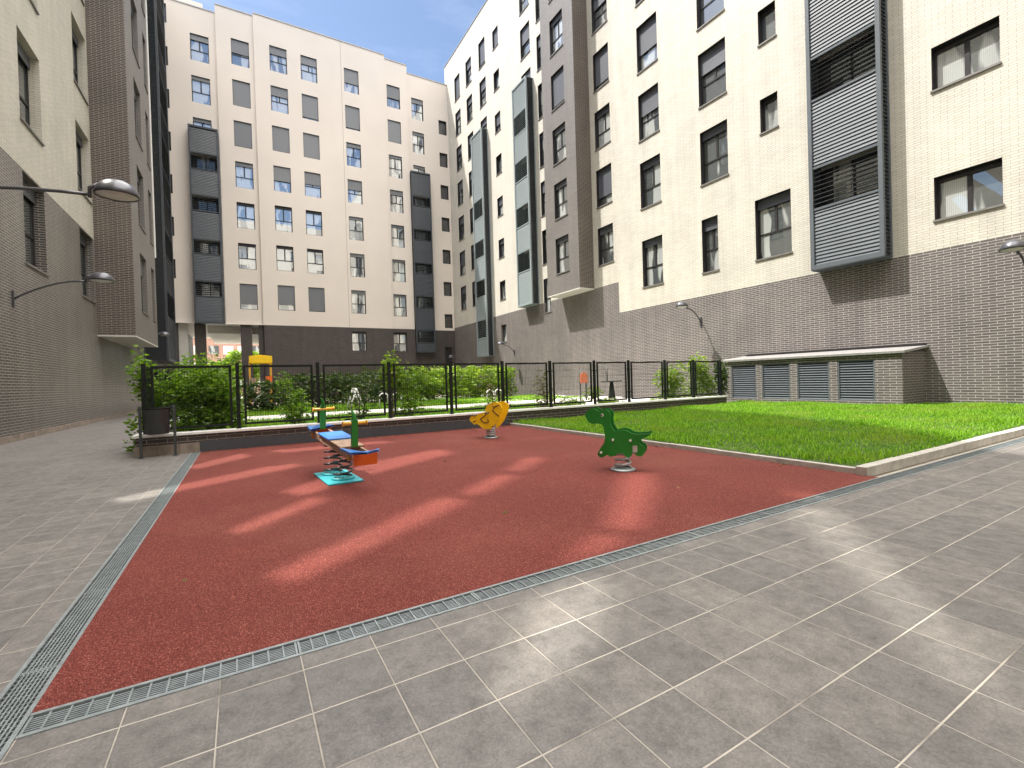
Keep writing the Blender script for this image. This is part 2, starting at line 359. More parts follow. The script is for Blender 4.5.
def thing(name, loc, label, cat, group=None, rz=0., worldspace=True):
    o = D.objects.new(name, None); COL.objects.link(o); o.location = loc; o.rotation_euler = (0, 0, rz)
    o.empty_display_size = .1
    if worldspace: o['o'] = tuple(loc)
    return tag(o, label, cat, group)
def part(name, me, parent, loc=(0, 0, 0), rz=0.):
    o = D.objects.new(name, me); COL.objects.link(o); o.parent = parent; o.location = loc; o.rotation_euler = (0, 0, rz); return o
def struct(name, mb, m, kind='structure'):
    o = mb.build(name, m); o['kind'] = kind; return o
def copy_tree(o, parent=None):
    c = o.copy(); COL.objects.link(c)
    if parent is not None: c.parent = parent
    for ch in list(o.children): copy_tree(ch, c)
    return c

# ---------------------------------------------------------------- ground
XL, XR, YB = -5.53, 19.2, 47.3
g = MB(); g.face([(-400, -400, -.03), (400, -400, -.03), (400, 600, -.03), (-400, 600, -.03)]); struct('ground', g, MT['farground'])
p = MB()
DX0, DX1, DY0, DY1 = -.95, -.785, 2.465, 2.625
p.face([(XL, -9, 0), (DX0, -9, 0), (DX0, 46, 0), (XL, 46, 0)])
p.face([(DX0, -9, 0), (XR, -9, 0), (XR, -.9, 0), (DX0, -.9, 0)])
p.face([(DX1, -.9, 0), (XR, -.9, 0), (XR, DY0, 0), (DX1, DY0, 0)])
p.face([(-.95, 11.62, 0), (-.79, 11.62, 0), (-.79, 12, 0), (-.95, 12, 0)])
struct('pavement', p, MT['tiles'])
p = MB(); p.face([(DX1, DY1, .003), (6.54, DY1, .003), (6.54, 11.62, .003), (DX1, 11.62, .003)]); struct('play_surface', p, MT['rubber'])
p = MB()
NX = 30
def lawn_z(x, y): return .075 + .06*max(0, min(1, (x-7)/10))
for i in range(NX):
    for j in range(14):
        xs = [6.64+(XR-6.64)*(i+k)/NX for k in (0, 1)]; ys = [2.86+(11.6-2.86)*(j+k)/14 for k in (0, 1)]
        p.face([(x, y, lawn_z(x, y)) for x, y in ((xs[0], ys[0]), (xs[1], ys[0]), (xs[1], ys[1]), (xs[0], ys[1]))])
struct('lawn', p, MT['soil'])
p = MB(); p.face([(-1.7, 11.8, .02), (20.4, 11.8, .02), (20.4, 20.35, .02), (-1.7, 20.35, .02)])
p.face([(-1.7, 23.2, .02), (20.4, 23.2, .02), (20.4, 36, .02), (-1.7, 36, .02)]); struct('far_lawn', p, MT['soil'])
p = MB(); p.box((-1.7, 20.35, -.02), (20.4, 23.2, .05)); struct('path', p, MT['pavers'])
p = MB(); p.face([(13.6, 15.2, .045), (20.4, 15.2, .045), (20.4, 20.35, .045), (13.6, 20.35, .045)])
p.face([(12.5, 23.2, .045), (20.4, 23.2, .045), (20.4, 29, .045), (12.5, 29, .045)]); struct('far_pavement', p, MT['pavers'])
# kerbs, laid as separate lengths with open joints
def kerb(name, a, b, axis, w0, w1, h, step):
    k = MB(); t = a
    while t < b-.02:
        e = min(t+step-.006, b); dz = random.uniform(-.004, .004)
        if axis == 'y': k.box((w0, t, -.02), (w1, e, h+dz))
        else: k.box((t, w0, -.02), (e, w1, h+dz))
        t += step
    o = struct(name, k, MT['concrete']); bv = o.modifiers.new('bevel', 'BEVEL'); bv.width = .006; bv.segments = 2
kerb('kerb', 2.87, 11.5, 'y', 6.54, 6.63, .075, .98)
kerb('kerb', 6.5, XR, 'x', DY1+.11, DY1+.235, .11, .98)

# ---------------------------------------------------------------- drainage channels
def channel(label, a, b, axis, w0, w1, dense):
    t = thing('drainage_channel', ((w0+w1)/2, (a+b)/2, 0) if axis == 'y' else ((a+b)/2, (w0+w1)/2, 0), label, 'drain', 'slot drains round the play surface')
    Q = (lambda x0, x1, y0, y1, z0, z1: ((y0, x0, z0), (y1, x1, z1))) if axis == 'y' else (lambda x0, x1, y0, y1, z0, z1: ((x0, y0, z0), (x1, y1, z1)))
    f = MB(); q = .018
    f.box(*Q(a, b, w0, w0+q, -.03, .005)); f.box(*Q(a, b, w1-q, w1, -.03, .005)); f.build('channel_frame', MT['galv'], t)
    pt = MB(); pt.box(*Q(a, b, w0+q, w1-q, -.029, -.022)); pt.build('channel_bed', MT['pit'], t)
    x = a; n = 0
    while x < b-.05:
        e = min(x+.98, b); gm = MB()
        gm.box(*Q(x+.002, x+.012, w0+q+.001, w1-q-.001, -.02, .002)); gm.box(*Q(e-.012, e-.002, w0+q+.001, w1-q-.001, -.02, .002))
        if dense:                                   # small slots in rows along the channel
            k = 8
            for i in range(1, k):
                yy = w0+q+(w1-w0-2*q)*i/k; gm.box(*Q(x+.012, e-.012, yy-.0035, yy+.0035, -.02, .0015))
            y = x+.03
            while y < e-.02: gm.box(*Q(y, y+.004, w0+q+.001, w1-q-.001, -.02, .0005)); y += .033
        else:                                       # cross bars with fine rods between them
            y = x+.065
            while y < e-.03: gm.box(*Q(y-.0035, y+.0035, w0+q+.001, w1-q-.001, -.02, .0018)); y += .0655
            for i in range(1, 8):
                yy = w0+q+(w1-w0-2*q)*i/8; gm.box(*Q(x+.012, e-.012, yy-.0035, yy+.0035, -.02, -.003))
        gm.build('grating', MT['galv'], t); x += .98; n += 1
channel('long galvanised slot drain along the left edge of the red play surface', -.9, 11.6, 'y', DX0, DX1, True)
channel('galvanised ladder-pattern drain along the front edge of red play surface and lawn kerb', DX1+.002, XR, 'x', DY0, DY1, False)

# ---------------------------------------------------------------- facade tools
def facade(mb, axis, plane, a0, a1, z0, z1, holes, depth, m=0, rv=None):
    """wall sheet in plane X=plane or Y=plane with openings and their reveals; depth is signed (into the building)"""
    P = (lambda a, z, d=0: (plane+d, a, z)) if axis == 'X' else (lambda a, z, d=0: (a, plane+d, z))
    H = [h for h in holes if h[0] < a1 and h[1] > a0 and h[2] < z1 and h[3] > z0]
    A = sorted({a0, a1, *[min(max(v, a0), a1) for h in H for v in h[:2]]}); Z = sorted({z0, z1, *[min(max(v, z0), z1) for h in H for v in h[2:]]})
    for i in range(len(A)-1):
        for j in range(len(Z)-1):
            ac, zc = (A[i]+A[i+1])/2, (Z[j]+Z[j+1])/2
            if any(h[0] < ac < h[1] and h[2] < zc < h[3] for h in H): continue
            mb.face([P(A[i], Z[j]), P(A[i+1], Z[j]), P(A[i+1], Z[j+1]), P(A[i], Z[j+1])], m)
    mr = m if rv is None else rv
    for h in H:
        b0, b1 = max(h[0], a0), min(h[1], a1); c0, c1 = max(h[2], z0), min(h[3], z1)
        if h[2] >= z0: mb.face([P(b0, c0), P(b1, c0), P(b1, c0, depth), P(b0, c0, depth)], mr)
        if h[3] <= z1: mb.face([P(b0, c1), P(b1, c1), P(b1, c1, depth), P(b0, c1, depth)], mr)
        if h[0] >= a0: mb.face([P(b0, c0), P(b0, c1), P(b0, c1, depth), P(b0, c0, depth)], mr)
        if h[1] <= a1: mb.face([P(b1, c0), P(b1, c1), P(b1, c1, depth), P(b1, c0, depth)], mr)
WC = {}
def win_meshes(wd, h, rev, style, gl):
    k = (round(wd, 3), round(h, 3), rev, style, gl)
    if k in WC: return WC[k]
    t = .06; y0, y1 = rev-.06, rev+.02; f = MB(); x = wd/2
    f.box((-x, y0, 0), (-x+t, y1, h)); f.box((x-t, y0, 0), (x, y1, h)); f.box((-x+t, y0, 0), (x-t, y1, t)); f.box((-x+t, y0, h-t), (x-t, y1, h))
    f.box((-x+t, y0-.02, h-.11*h), (x-t, y1-.001, h-t))
    if style == 'tall':
        z = .42*h; f.box((-x+t, y0+.01, z-.035), (x-t, y1-.002, z+.035)); f.box((-.05, y0+.01, z+.035), (.05, y1-.002, h-.11*h))
    elif style == 'wide': f.box((-.06, y0+.01, t), (.06, y1-.002, h-.11*h))
    fm = f.mesh('window', [MT['frame']])
    q = MB(); q.box((-x+t-.01, rev-.015, t-.01), (x-t+.01, rev+.012, h-t+.01)); pm = q.mesh('pane', [MT[gl]])
    s = MB(); s.box((-x-.03, -.05, -.05), (x+.03, rev-.06, .012)); sm = s.mesh('sill', [MT['sill']])
    WC[k] = (fm, pm, sm); return WC[k]
SH = {}
def window(parent, axis, plane, sgn, ac, z0, wd, h, rev=.24, style='tall', gl='glass_back', blind=0., sill=True):
    """sgn = outward normal along the axis"""
    fm, pm, sm = win_meshes(wd, h, rev, style, gl)
    loc = (plane, ac, z0) if axis == 'X' else (ac, plane, z0)
    rz = 0. if axis == 'Y' and sgn < 0 else math.pi if axis == 'Y' else (-math.pi/2 if sgn < 0 else math.pi/2)
    o = Vector(parent['o']); fo = part('window', fm, parent, Vector(loc)-o, rz)
    part('pane', pm, fo)
    if sill: part('sill', sm, fo)
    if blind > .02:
        bm = 'blind' if gl == 'glass_back' else 'blind_shade_tone'; k = (round(wd, 3), round(h, 3), rev, round(blind, 2), bm)
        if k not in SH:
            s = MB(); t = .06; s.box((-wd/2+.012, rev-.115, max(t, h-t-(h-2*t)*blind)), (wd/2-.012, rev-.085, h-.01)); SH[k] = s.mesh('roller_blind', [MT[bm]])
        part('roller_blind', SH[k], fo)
    return fo
def balcony(parent, axis, plane, sgn, a0, a1, front, z0, z1, opens, pitch=.13, dark='metal', inner=True, wins=True):
    """slatted metal balcony box on the wall plane; front = how far it sticks out; opens = list of (z0, z1) open bands"""
    wd = a1-a0; ac = (a0+a1)/2; D0 = front
    loc = (plane, ac, 0) if axis == 'X' else (ac, plane, 0)
    rz = 0. if axis == 'Y' and sgn < 0 else (-math.pi/2 if sgn < 0 else math.pi/2)
    o = Vector(parent['o']); x = wd/2; t = .13
    f = MB()
    for sx in (-1, 1):
        xa, xb = sorted((sx*x, sx*(x-t))); f.box((xa, -D0, z0), (xb, -D0+t, z1)); f.box((xa, -.08, z0), (xb, -.003, z1))
    f.box((-x+t, -D0+.002, z0), (x-t, -D0+t, z0+.16)); f.box((-x+t, -D0+.002, z1-.12), (x-t, -D0+t, z1))
    f.box((-x+.01, -D0+.01, z0-.03), (x-.01, -.004, z0-.001)); f.box((-x+.01, -D0+.01, z1+.001), (x-.01, -.004, z1+.03))
    for a, b in opens:
        for z in (a, b): f.box((-x+t, -D0+.03, z-.04), (x-t, -D0+t-.01, z+.04))
    bo = part('balcony', f.mesh('balcony', [MT[dark]]), parent, Vector(loc)-o, rz)
    zs = [z0+.16] + [v for ab in sorted(opens) for v in ab] + [z1-.12]
    for i in range(0, len(zs)-1):
        s = MB(); a, b = zs[i], zs[i+1]; opn = i % 2 == 1; z = a+.05
        while z < b-.05:
            if opn:
                s.box((-x+t, -.05, -.007), (x-t, .05, .007), 0, Matrix.Translation((0, -D0+.08, z)) @ Matrix.Rotation(math.radians(22), 4, 'X')); z += pitch*1.25
            else:
                s.box((-x+t, -.08, -.007), (x-t, .08, .007), 0, Matrix.Translation((0, -D0+.075, z)) @ Matrix.Rotation(math.radians(74), 4, 'X')); z += pitch
        if not opn: s.box((-x+t, -D0+.10, a), (x-t, -D0+.12, b))
        part('open_louvre' if opn else 'louvre_panel', s.mesh('louvre_panel', [MT[dark]]), bo)
    for sx in (-1, 1):
        s = MB(); z = z0+.05
        while z < z1-.06:
            s.box((sx*(x-.07)-.04, -D0+t, z-.008), (sx*(x-.07)+.04, -.08, z+.008)); z += pitch
        s.box((sx*(x-.1)-.008, -D0+t, z0), (sx*(x-.1)+.008, -.08, z1))
        part('side_louvre', s.mesh('side_louvre', [MT['metal_dark']]), bo)
    if wins:
        for a, b in opens:
            s = MB(); s.box((-x+.13, -.06, a-.02), (x-.13, -.01, b+.02)); s.box((-x*.55+.06, -.065, a+.1), (x*.05, -.061, b), 1); s.box((x*.05+.1, -.065, a), (x*.75-.06, -.061, b), 1)  # window on a full-width dark panel that puts recess shade behind the slats
            part('balcony_window', s.mesh('balcony_window', [MT['frame'], MT['glass_left']]), bo)
    return bo

# ---------------------------------------------------------------- back building (its courtyard face lies in shade)
K = YB/46.; EZ = 1.3
bk = thing('apartment_building', (8., YB, 0), 'tall pink plastered apartment block closing the far end of courtyard, with a ground-floor passage', 'building', rz=0.)
cols = []          # x0, x1, top row z, bottom row z, rows, height, blinds by row from the top
cols.append((-2.87, -1.57, 29.42, 22.5, 3, 2.2, [.2, .12, .12]))
cols.append((.04, 1.38, 29.86, 8.95, 7, 2.2, [.52, 1, 1, .14, .0, .0, .8]))
cols.append((2.95, 4.33, 30.12, 9.0, 7, 2.22, [.3, .36, 1, .58, .0, .0, .78]))
cols.append((5.46, 6.84, 30.07, 9.0, 7, 2.22, [.32, .93, 1, .5, .0, .0, 1.]))
cols.append((9.23, 10.57, 30.07, 9.0, 7, 2.22, [.6, .95, .16, .42, .1, .12, .12]))
cols.append((13.3, 14.62, 29.75, 8.9, 7, 2.2, [.56, 1, .1, .2, .08, .08, .1]))
cols.append((15.86, 17.1, 29.23, 22.35, 3, 2.15, [.2, .12, .1]))
small = [(18.77, 19.65, 27.66, 7.17, 7, 1.48, [0]*7), (-5.5, -4.4, 31.2, 10.6, 7, 1.55, [0]*7)]
# segments: x0, x1, set-back, parapet z
segs = [(-9., -1.05, .35, 31.65), (-1.05, 1.75, .18, 32.3), (1.75, 13.12, 0., 32.45), (13.12, 15.4, .12, 32.2), (15.4, 20.6, .3, 31.55)]
holes = []
def seg_of(x):
    for i, q in enumerate(segs):
        if q[0] <= x < q[1]: return i
for c in cols+small:
    for r in range(c[4]):
        zt = c[2]+(c[3]-c[2])*r/max(1, c[4]-1)
        holes.append((c[0]*K, c[1]*K, (zt-c[5])*K+EZ, zt*K+EZ, c[6][r], seg_of((c[0]+c[1])/2), c in small))
for a, b, z0, z1 in ((9.16, 10.52, 3.18, 5.07), (13.17, 14.52, 3.14, 5.08)): holes.append((a*K, b*K, z0*K+EZ, z1*K+EZ, 0., seg_of(a), False))
door = (18.72*K, 19.5*K, .02, 3.67*K+EZ)
BZ = 5.43*K+EZ
mw, mb_ = MB(), MB()
for i, (a, b, sb, top) in enumerate(segs):
    H = [h for h in holes if h[5] == i]
    facade(mw, 'Y', YB+sb, a*K, b*K, BZ, top*K+EZ, H, .3, 0, 1)
    if i:
        sp = segs[i-1][2]; mw.face([(a*K, YB+sp, BZ), (a*K, YB+sb, BZ), (a*K, YB+sb, min(top, segs[i-1][3])*K+EZ), (a*K, YB+sp, min(top, segs[i-1][3])*K+EZ)])
        lo, hi = sorted((top, segs[i-1][3])); yy = sb if top > segs[i-1][3] else sp
        mw.face([(a*K, YB+yy, lo*K+EZ), (a*K, YB+14, lo*K+EZ), (a*K, YB+14, hi*K+EZ), (a*K, YB+yy, hi*K+EZ)])
PX0, PX1 = -4.4*K, 1.3*K             # passage through the ground floor
bottom = [h for h in holes if h[2] < BZ]+[door]
facade(mb_, 'Y', YB, 1.78*K, 15.4*K, -.1, BZ-.003, bottom, .3); facade(mb_, 'Y', YB+.3, 15.4*K, 20.6*K, -.1, BZ-.003, bottom, .3)
mb_.face([(15.4*K, YB, -.1), (15.4*K, YB+.3, -.1), (15.4*K, YB+.3, BZ), (15.4*K, YB, BZ)])
mb_.face([(1.78*K, YB, -.1), (1.78*K, YB+14, -.1), (1.78*K, YB+14, BZ), (1.78*K, YB, BZ)])
mb_.face([(-9*K, YB+.35, -.1), (PX0, YB+.35, -.1), (PX0, YB+.35, BZ), (-9*K, YB+.35, BZ)]); mb_.face([(PX0, YB+.35, -.1), (PX0, YB+14, -.1), (PX0, YB+14, BZ), (PX0, YB+.35, BZ)])
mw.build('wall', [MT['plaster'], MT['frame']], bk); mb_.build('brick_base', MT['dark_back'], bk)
s = MB(); s.face([(-9*K, YB+.02, BZ), (1.78*K, YB+.02, BZ), (1.78*K, YB+14, BZ), (-9*K, YB+14, BZ)])
s.box((-2.45*K, YB+2.5, 4.85*K+EZ), (1.77*K, YB+13.9, BZ-.01)); s.build('passage_ceiling', MT['white'], bk)
for a, b, y in ((-3.3, -2.52, .4), (0., .86, .25), (1.36, 1.765, .3)):
    c = MB(); c.box((a*K, YB+y, -.1), (b*K, YB+y+.8, BZ-.012)); c.build('passage_column', MT['dark_back'], bk)
c = MB(); c.box((-4.39*K, YB+.6, 0), (-3.75*K, YB+.9, BZ-.01)); c.build('passage_wall', MT['soffit'], bk)
s = MB()
for a, b, sb, top in segs: s.face([(a*K, YB+sb, top*K+EZ-.3), (b*K, YB+sb, top*K+EZ-.3), (b*K, YB+14, top*K+EZ-.3), (a*K, YB+14, top*K+EZ-.3)])
s.face([(-9*K, YB+14, BZ), (20.6*K, YB+14, BZ), (20.6*K, YB+14, 31.5*K), (-9*K, YB+14, 31.5*K)]); s.build('roof', MT['roof'], bk)
for a, b, sb, top in segs:
    c = MB(); c.box((a*K, YB+sb-.04, top*K+EZ), (b*K, YB+sb+.3, top*K+EZ+.09)); c.build('coping', MT['coping'], bk)
for x in (8.97,):
    j = MB(); j.box((x*K-.012, YB-.004, BZ), (x*K+.012, YB-.001, 32.4*K+EZ)); j.build('expansion_joint', MT['sill'], bk)
for h in holes:
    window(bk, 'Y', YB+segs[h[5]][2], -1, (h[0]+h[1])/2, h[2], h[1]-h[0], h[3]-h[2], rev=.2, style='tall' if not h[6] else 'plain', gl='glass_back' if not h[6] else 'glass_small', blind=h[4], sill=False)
d = MB(); d.box((door[0], YB+.3+.2, 0), (door[1], YB+.3+.28, door[3])); d.build('door', MT['frame'], bk)
balcony(bk, 'Y', YB+.35, -1, -3.2*K, -1.12*K, .75, 5.40*K+EZ, 21.5*K+EZ, [(a*K+EZ, b*K+EZ) for a, b in ((18.0, 19.3), (14.6, 15.85), (11.1, 12.25), (7.6, 8.85))], dark='metal_dark')
balcony(bk, 'Y', YB+.3, -1, 15.4*K, 17.45*K, .6, 3.08*K+EZ, 21.45*K+EZ, [(a*K+EZ, b*K+EZ) for a, b in ((18.0, 19.0), (14.53, 15.65), (11.13, 12.2), (7.6, 8.8), (4.06, 5.33))], dark='metal_dark')
c = MB(); c.box((18.95*K, YB+4, 31.0*K), (20.4*K, YB+8, 33.6*K+EZ)); c.box((18.9*K, YB+3.9, 33.6*K+EZ), (20.5*K, YB+8.1, 33.75*K+EZ)); c.build('roof_plant_room', MT['metal'], bk)
c = MB(); c.box((-6.*K, YB+3, 31*K), (-2.02*K, YB+9, 33.9*K+EZ)); c.build('roof_stair_tower', MT['plaster'], bk)

# ---------------------------------------------------------------- right building (sunlit)
rb = thing('apartment_building', (XR, 12, 0), 'sunlit cream brick apartment block on the right with a grey brick bay and louvred balconies', 'building')
far, hseg, bay = 20.42, 20.0, 18.8
R = []             # plane, y0, y1, z top, height, style, blind
def rows(plane, y0, y1, top, pitch, n, h, style, blinds, rev=.26):
    for i in range(n):
        R.append((plane, y0, y1, top-pitch*i-h, top-pitch*i, style, blinds[i % len(blinds)], rev))
rows(far, 44.25, 45.6, 33.28, 3.67, 7, 2.42, 'tall', [.9, .25, .3, .35, .3, .6, .3])
rows(far, 41.45, 42.75, 33.28, 3.67, 7, 2.42, 'tall', [.3, .25, .35, .3, .5, .3, .5])
rows(far, 38.5, 39.8, 33.28, 3.67, 3, 2.42, 'tall', [.85, .35, .2])
rows(far, 35.95, 36.97, 32.6, 3.74, 7, 1.66, 'plain', [1, 0, .6, 0, .4, .2, 0]); rows(far, 36.02, 36.97, 6.25, 3, 1, 1.55, 'plain', [0])
rows(far, 30.9, 32.3, 33.28, 3.67, 3, 2.42, 'tall', [.2, .5, .3])
rows(far, 29.05, 29.97, 31.3, 3.72, 7, 2.6, 'tall', [.1, .3, 0])
rows(bay, 24.55, 25.98, 32.85, 3.68, 7, 2.38, 'tall', [.2, .3, .12, .9, .12, .12, .12])
rows(hseg, 21.62, 23.03, 32.85, 3.68, 7, 2.36, 'tall', [.3, .12, .35, .85, .12, .75, .15], .3)
rows(XR, 17.08, 18.5, 27.6, 3.68, 5, 2.48, 'tall', [.4, .2, .6, .45, .12], .3)
rows(XR, 17.08, 18.5, 8.65, 3.68, 1, 2.52, 'tall', [.12], .3)
rows(XR, 13.2, 14.64, 27.45, 3.68, 5, 2.48, 'tall', [.4, .5, .15, .38, .12], .3)
rows(XR, 13.8, 14.67, 8.62, 3.68, 1, 2.52, 'tall', [.2], .3)
rows(XR, 10.93, 11.67, 27.45, 3.68, 5, 1.42, 'plain', [0], .3)
rows(XR, 10.5, 12.0, 8.62, 3.68, 1, 2.54, 'tall', [.14], .3)
rows(XR, 4.52, 6.06, 7.3, -4.08, 4, 1.36, 'wide', [0, 0, .3, 0], .3)
ZT = 36.0; bands = dict([(far, 7.17), (hseg, 7.05), (XR, 5.02)])
mw, mf, md, mg = MB(), MB(), MB(), MB()
for plane, a, b in ((far, 27.1, 48.2), (hseg, 20.4, 27.1), (XR, -10., 20.395)):
    H = [(r[1], r[2], r[3], r[4]) for r in R if r[0] == plane]
    facade(mw if plane != far else mf, 'X', plane, a, b, bands[plane], ZT, H, .34, 0, 1); facade(md, 'X', plane, a, b, -.1, bands[plane]-.002, H, .34)
mw.face([(XR, 20.395, bands[XR]), (hseg, 20.395, bands[XR]), (hseg, 20.395, ZT), (XR, 20.395, ZT)]); md.face([(XR, 20.395, -.1), (hseg, 20.395, -.1), (hseg, 20.395, bands[XR]), (XR, 20.395, bands[XR])])
mf.face([(hseg, 27.1, 7.1), (far, 27.1, 7.1), (far, 27.1, ZT), (hseg, 27.1, ZT)]); md.face([(hseg, 27.1, -.1), (far, 27.1, -.1), (far, 27.1, 7.1), (hseg, 27.1, 7.1)])
mw.build('wall', [MT['cream'], MT['frame']], rb); mf.build('wall', [MT['cream_far'], MT['frame']], rb); md.build('brick_base', MT['dark'], rb)
BY0, BY1, BZ0 = 23.5, 27.08, 7.06
facade(mg, 'X', bay, BY0, BY1, BZ0, ZT+.2, [(r[1], r[2], r[3], r[4]) for r in R if r[0] == bay], .34, 0, 1)
bo = mg.build('brick_bay', [MT['grey_bay'], MT['frame']], rb)
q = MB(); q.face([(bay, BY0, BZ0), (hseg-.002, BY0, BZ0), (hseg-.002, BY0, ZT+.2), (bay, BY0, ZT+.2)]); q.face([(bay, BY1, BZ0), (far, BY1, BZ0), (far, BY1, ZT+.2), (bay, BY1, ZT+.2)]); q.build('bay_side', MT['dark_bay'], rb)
q = MB(); q.box((bay+.002, BY0+.002, BZ0-.06), (hseg-.003, BY1-.002, BZ0-.002)); q.build('bay_soffit', MT['soffit'], rb)
q = MB(); q.face([(XR+.05, -10, ZT-.4), (XR+14, -10, ZT-.4), (XR+14, 20.39, ZT-.4), (XR+.05, 20.39, ZT-.4)]); q.face([(far+.05, 20.39, ZT-.4), (XR+14, 20.39, ZT-.4), (XR+14, 48.2, ZT-.4), (far+.05, 48.2, ZT-.4)])
q.face([(XR+14, -10, 0), (XR+14, 48, 0), (XR+14, 48, ZT), (XR+14, -10, ZT)]); q.face([(XR, -10, 0), (XR+14, -10, 0), (XR+14, -10, ZT), (XR, -10, ZT)]); q.build('roof', MT['roof'], rb)
for a, b, pl in ((27.1, 48.2, far), (20.4, 27.1, hseg), (-10, 20.39, XR)):
    q = MB(); q.box((pl-.05, a, ZT), (pl+.35, b, ZT+.08)); q.build('coping', MT['coping'], rb)
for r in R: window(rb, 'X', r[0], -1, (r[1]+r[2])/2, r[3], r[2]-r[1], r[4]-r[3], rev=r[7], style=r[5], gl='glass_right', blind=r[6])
nb = balcony(rb, 'X', XR, -1, 7.17, 9.49, .62, 5.05, 30., [(7.27, 8.8), (11.28, 12.83), (15.3, 16.85), (19.3, 20.85)])
balcony(rb, 'X', far, -1, 30.55, 32.7, .74, 7.2, 24.8, [(9.9, 11.5), (13.55, 15.15), (17.2, 18.8), (20.9, 22.5)], dark='metal_pale')
balcony(rb, 'X', far, -1, 38.42, 40.6, .71, 3.6, 24.6, [(5.3, 7.), (9.2, 10.8), (12.9, 14.5), (16.6, 18.3)], dark='metal_pale')

# ---------------------------------------------------------------- left building (in shade)
lb = thing('apartment_building', (XL, 25, 0), 'shaded cream and brown brick apartment block on the left with a projecting dark brick bay', 'building')
LH = []
for y0, y1 in ((19.45, 21.25), (25.12, 27.05)):
    for k in range(6):
        t = 8.04+4.36*k; LH.append((y0, y1, t-2.78, t))
LH += [(44.2, 45.4, 8.04+4.36*k-2.78, 8.04+4.36*k) for k in range(1, 6)]
bx = -4.17; LB = []
for y0, y1 in ((29., 30.75), (32.2, 33.2)):
    for k in range(7): t = 8.13+4.33*k; LB.append((y0, y1, t-2.9, t))
NY = 16.6; LZ = 8.09
mw, md = MB(), MB()
facade(mw, 'X', XL, NY, 47.2, LZ, 32., LH, -.36); facade(md, 'X', XL, NY, 47.2, .18, LZ-.002, LH, -.36)
mw.build('wall', MT['cream'], lb); md.build('brick_base', MT['dark_left'], lb)
q = MB()
y = -8.
while y < 46: q.box((XL-.1, y, -.05), (XL+.035, min(y+.62, 46)-.008, .18+random.uniform(-.004, .004))); y += .62
q.build('plinth', MT['stone'], lb)
mg = MB(); facade(mg, 'X', bx, 27.25, 33.7, 3.86, 36.5, LB, -.3); mg.build('brick_bay', MT['grey_bay'], lb)
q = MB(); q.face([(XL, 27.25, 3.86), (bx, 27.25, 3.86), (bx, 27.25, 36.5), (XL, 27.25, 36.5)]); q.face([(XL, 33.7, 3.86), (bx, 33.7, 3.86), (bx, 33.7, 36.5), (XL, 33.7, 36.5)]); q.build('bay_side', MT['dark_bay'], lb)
q = MB(); q.box((XL+.002, 27.252, 3.8), (bx-.002, 33.698, 3.858)); q.build('bay_soffit', MT['soffit'], lb)
q = MB(); q.box((bx-.02, 33.702, 9.), (bx+.05, 33.84, 36.4)); q.build('corner_trim', MT['white'], lb)
for h in LH: window(lb, 'X', XL, 1, (h[0]+h[1])/2, h[2], h[1]-h[0], h[3]-h[2], rev=.34, style='tall', gl='glass_left', blind=random.choice([.12, .15, .4, .12]))
for h in LB: window(lb, 'X', bx, 1, (h[0]+h[1])/2, h[2], h[1]-h[0], h[3]-h[2], rev=.28, style='tall', gl='glass_left', blind=random.choice([.12, .3, .12]))
balcony(lb, 'X', XL, 1, 38.6, 43.0, 1.33, 3.3, 34., [(6.3+4.2*k, 8.1+4.2*k) for k in range(6)], dark='metal_dark')
# upper storey, unseen parapet sloped to shape the lawn's shadow edge, roof behind
q = MB(); prof = [(NY, 31.99), (47.2, 31.99), (47.2, 35.), (38, 35.), (31, 37.2), (25.2, 40.2), (20.3, 38.5), (16.8, 36.6), (NY, 36.5)]
tri = tessellate_polygon([[Vector((a, b, 0)) for a, b in prof]])
for t in tri: q.face([(XL, prof[k][0], prof[k][1]) for k in t]); q.face([(XL-.4, prof[k][0], prof[k][1]) for k in t])
for i in range(len(prof)): a, b = prof[i], prof[(i+1) % len(prof)]; q.face([(XL, *a), (XL, *b), (XL-.4, *b), (XL-.4, *a)])
q.build('parapet', MT['cream'], lb)
q = MB(); q.face([(XL, NY, 31.9), (XL-.45, NY, 31.9), (XL-.45, 47.2, 31.9), (XL, 47.2, 31.9)]); q.face([(XL-.45, NY, 0), (XL-.45, 47.2, 0), (XL-.45, 47.2, 32), (XL-.45, NY, 32)])
q.face([(XL-.1, NY, 0), (XL-.45, NY, 0), (XL-.45, NY, 32), (XL-.1, NY, 32)]); q.build('roof', MT['roof'], lb)
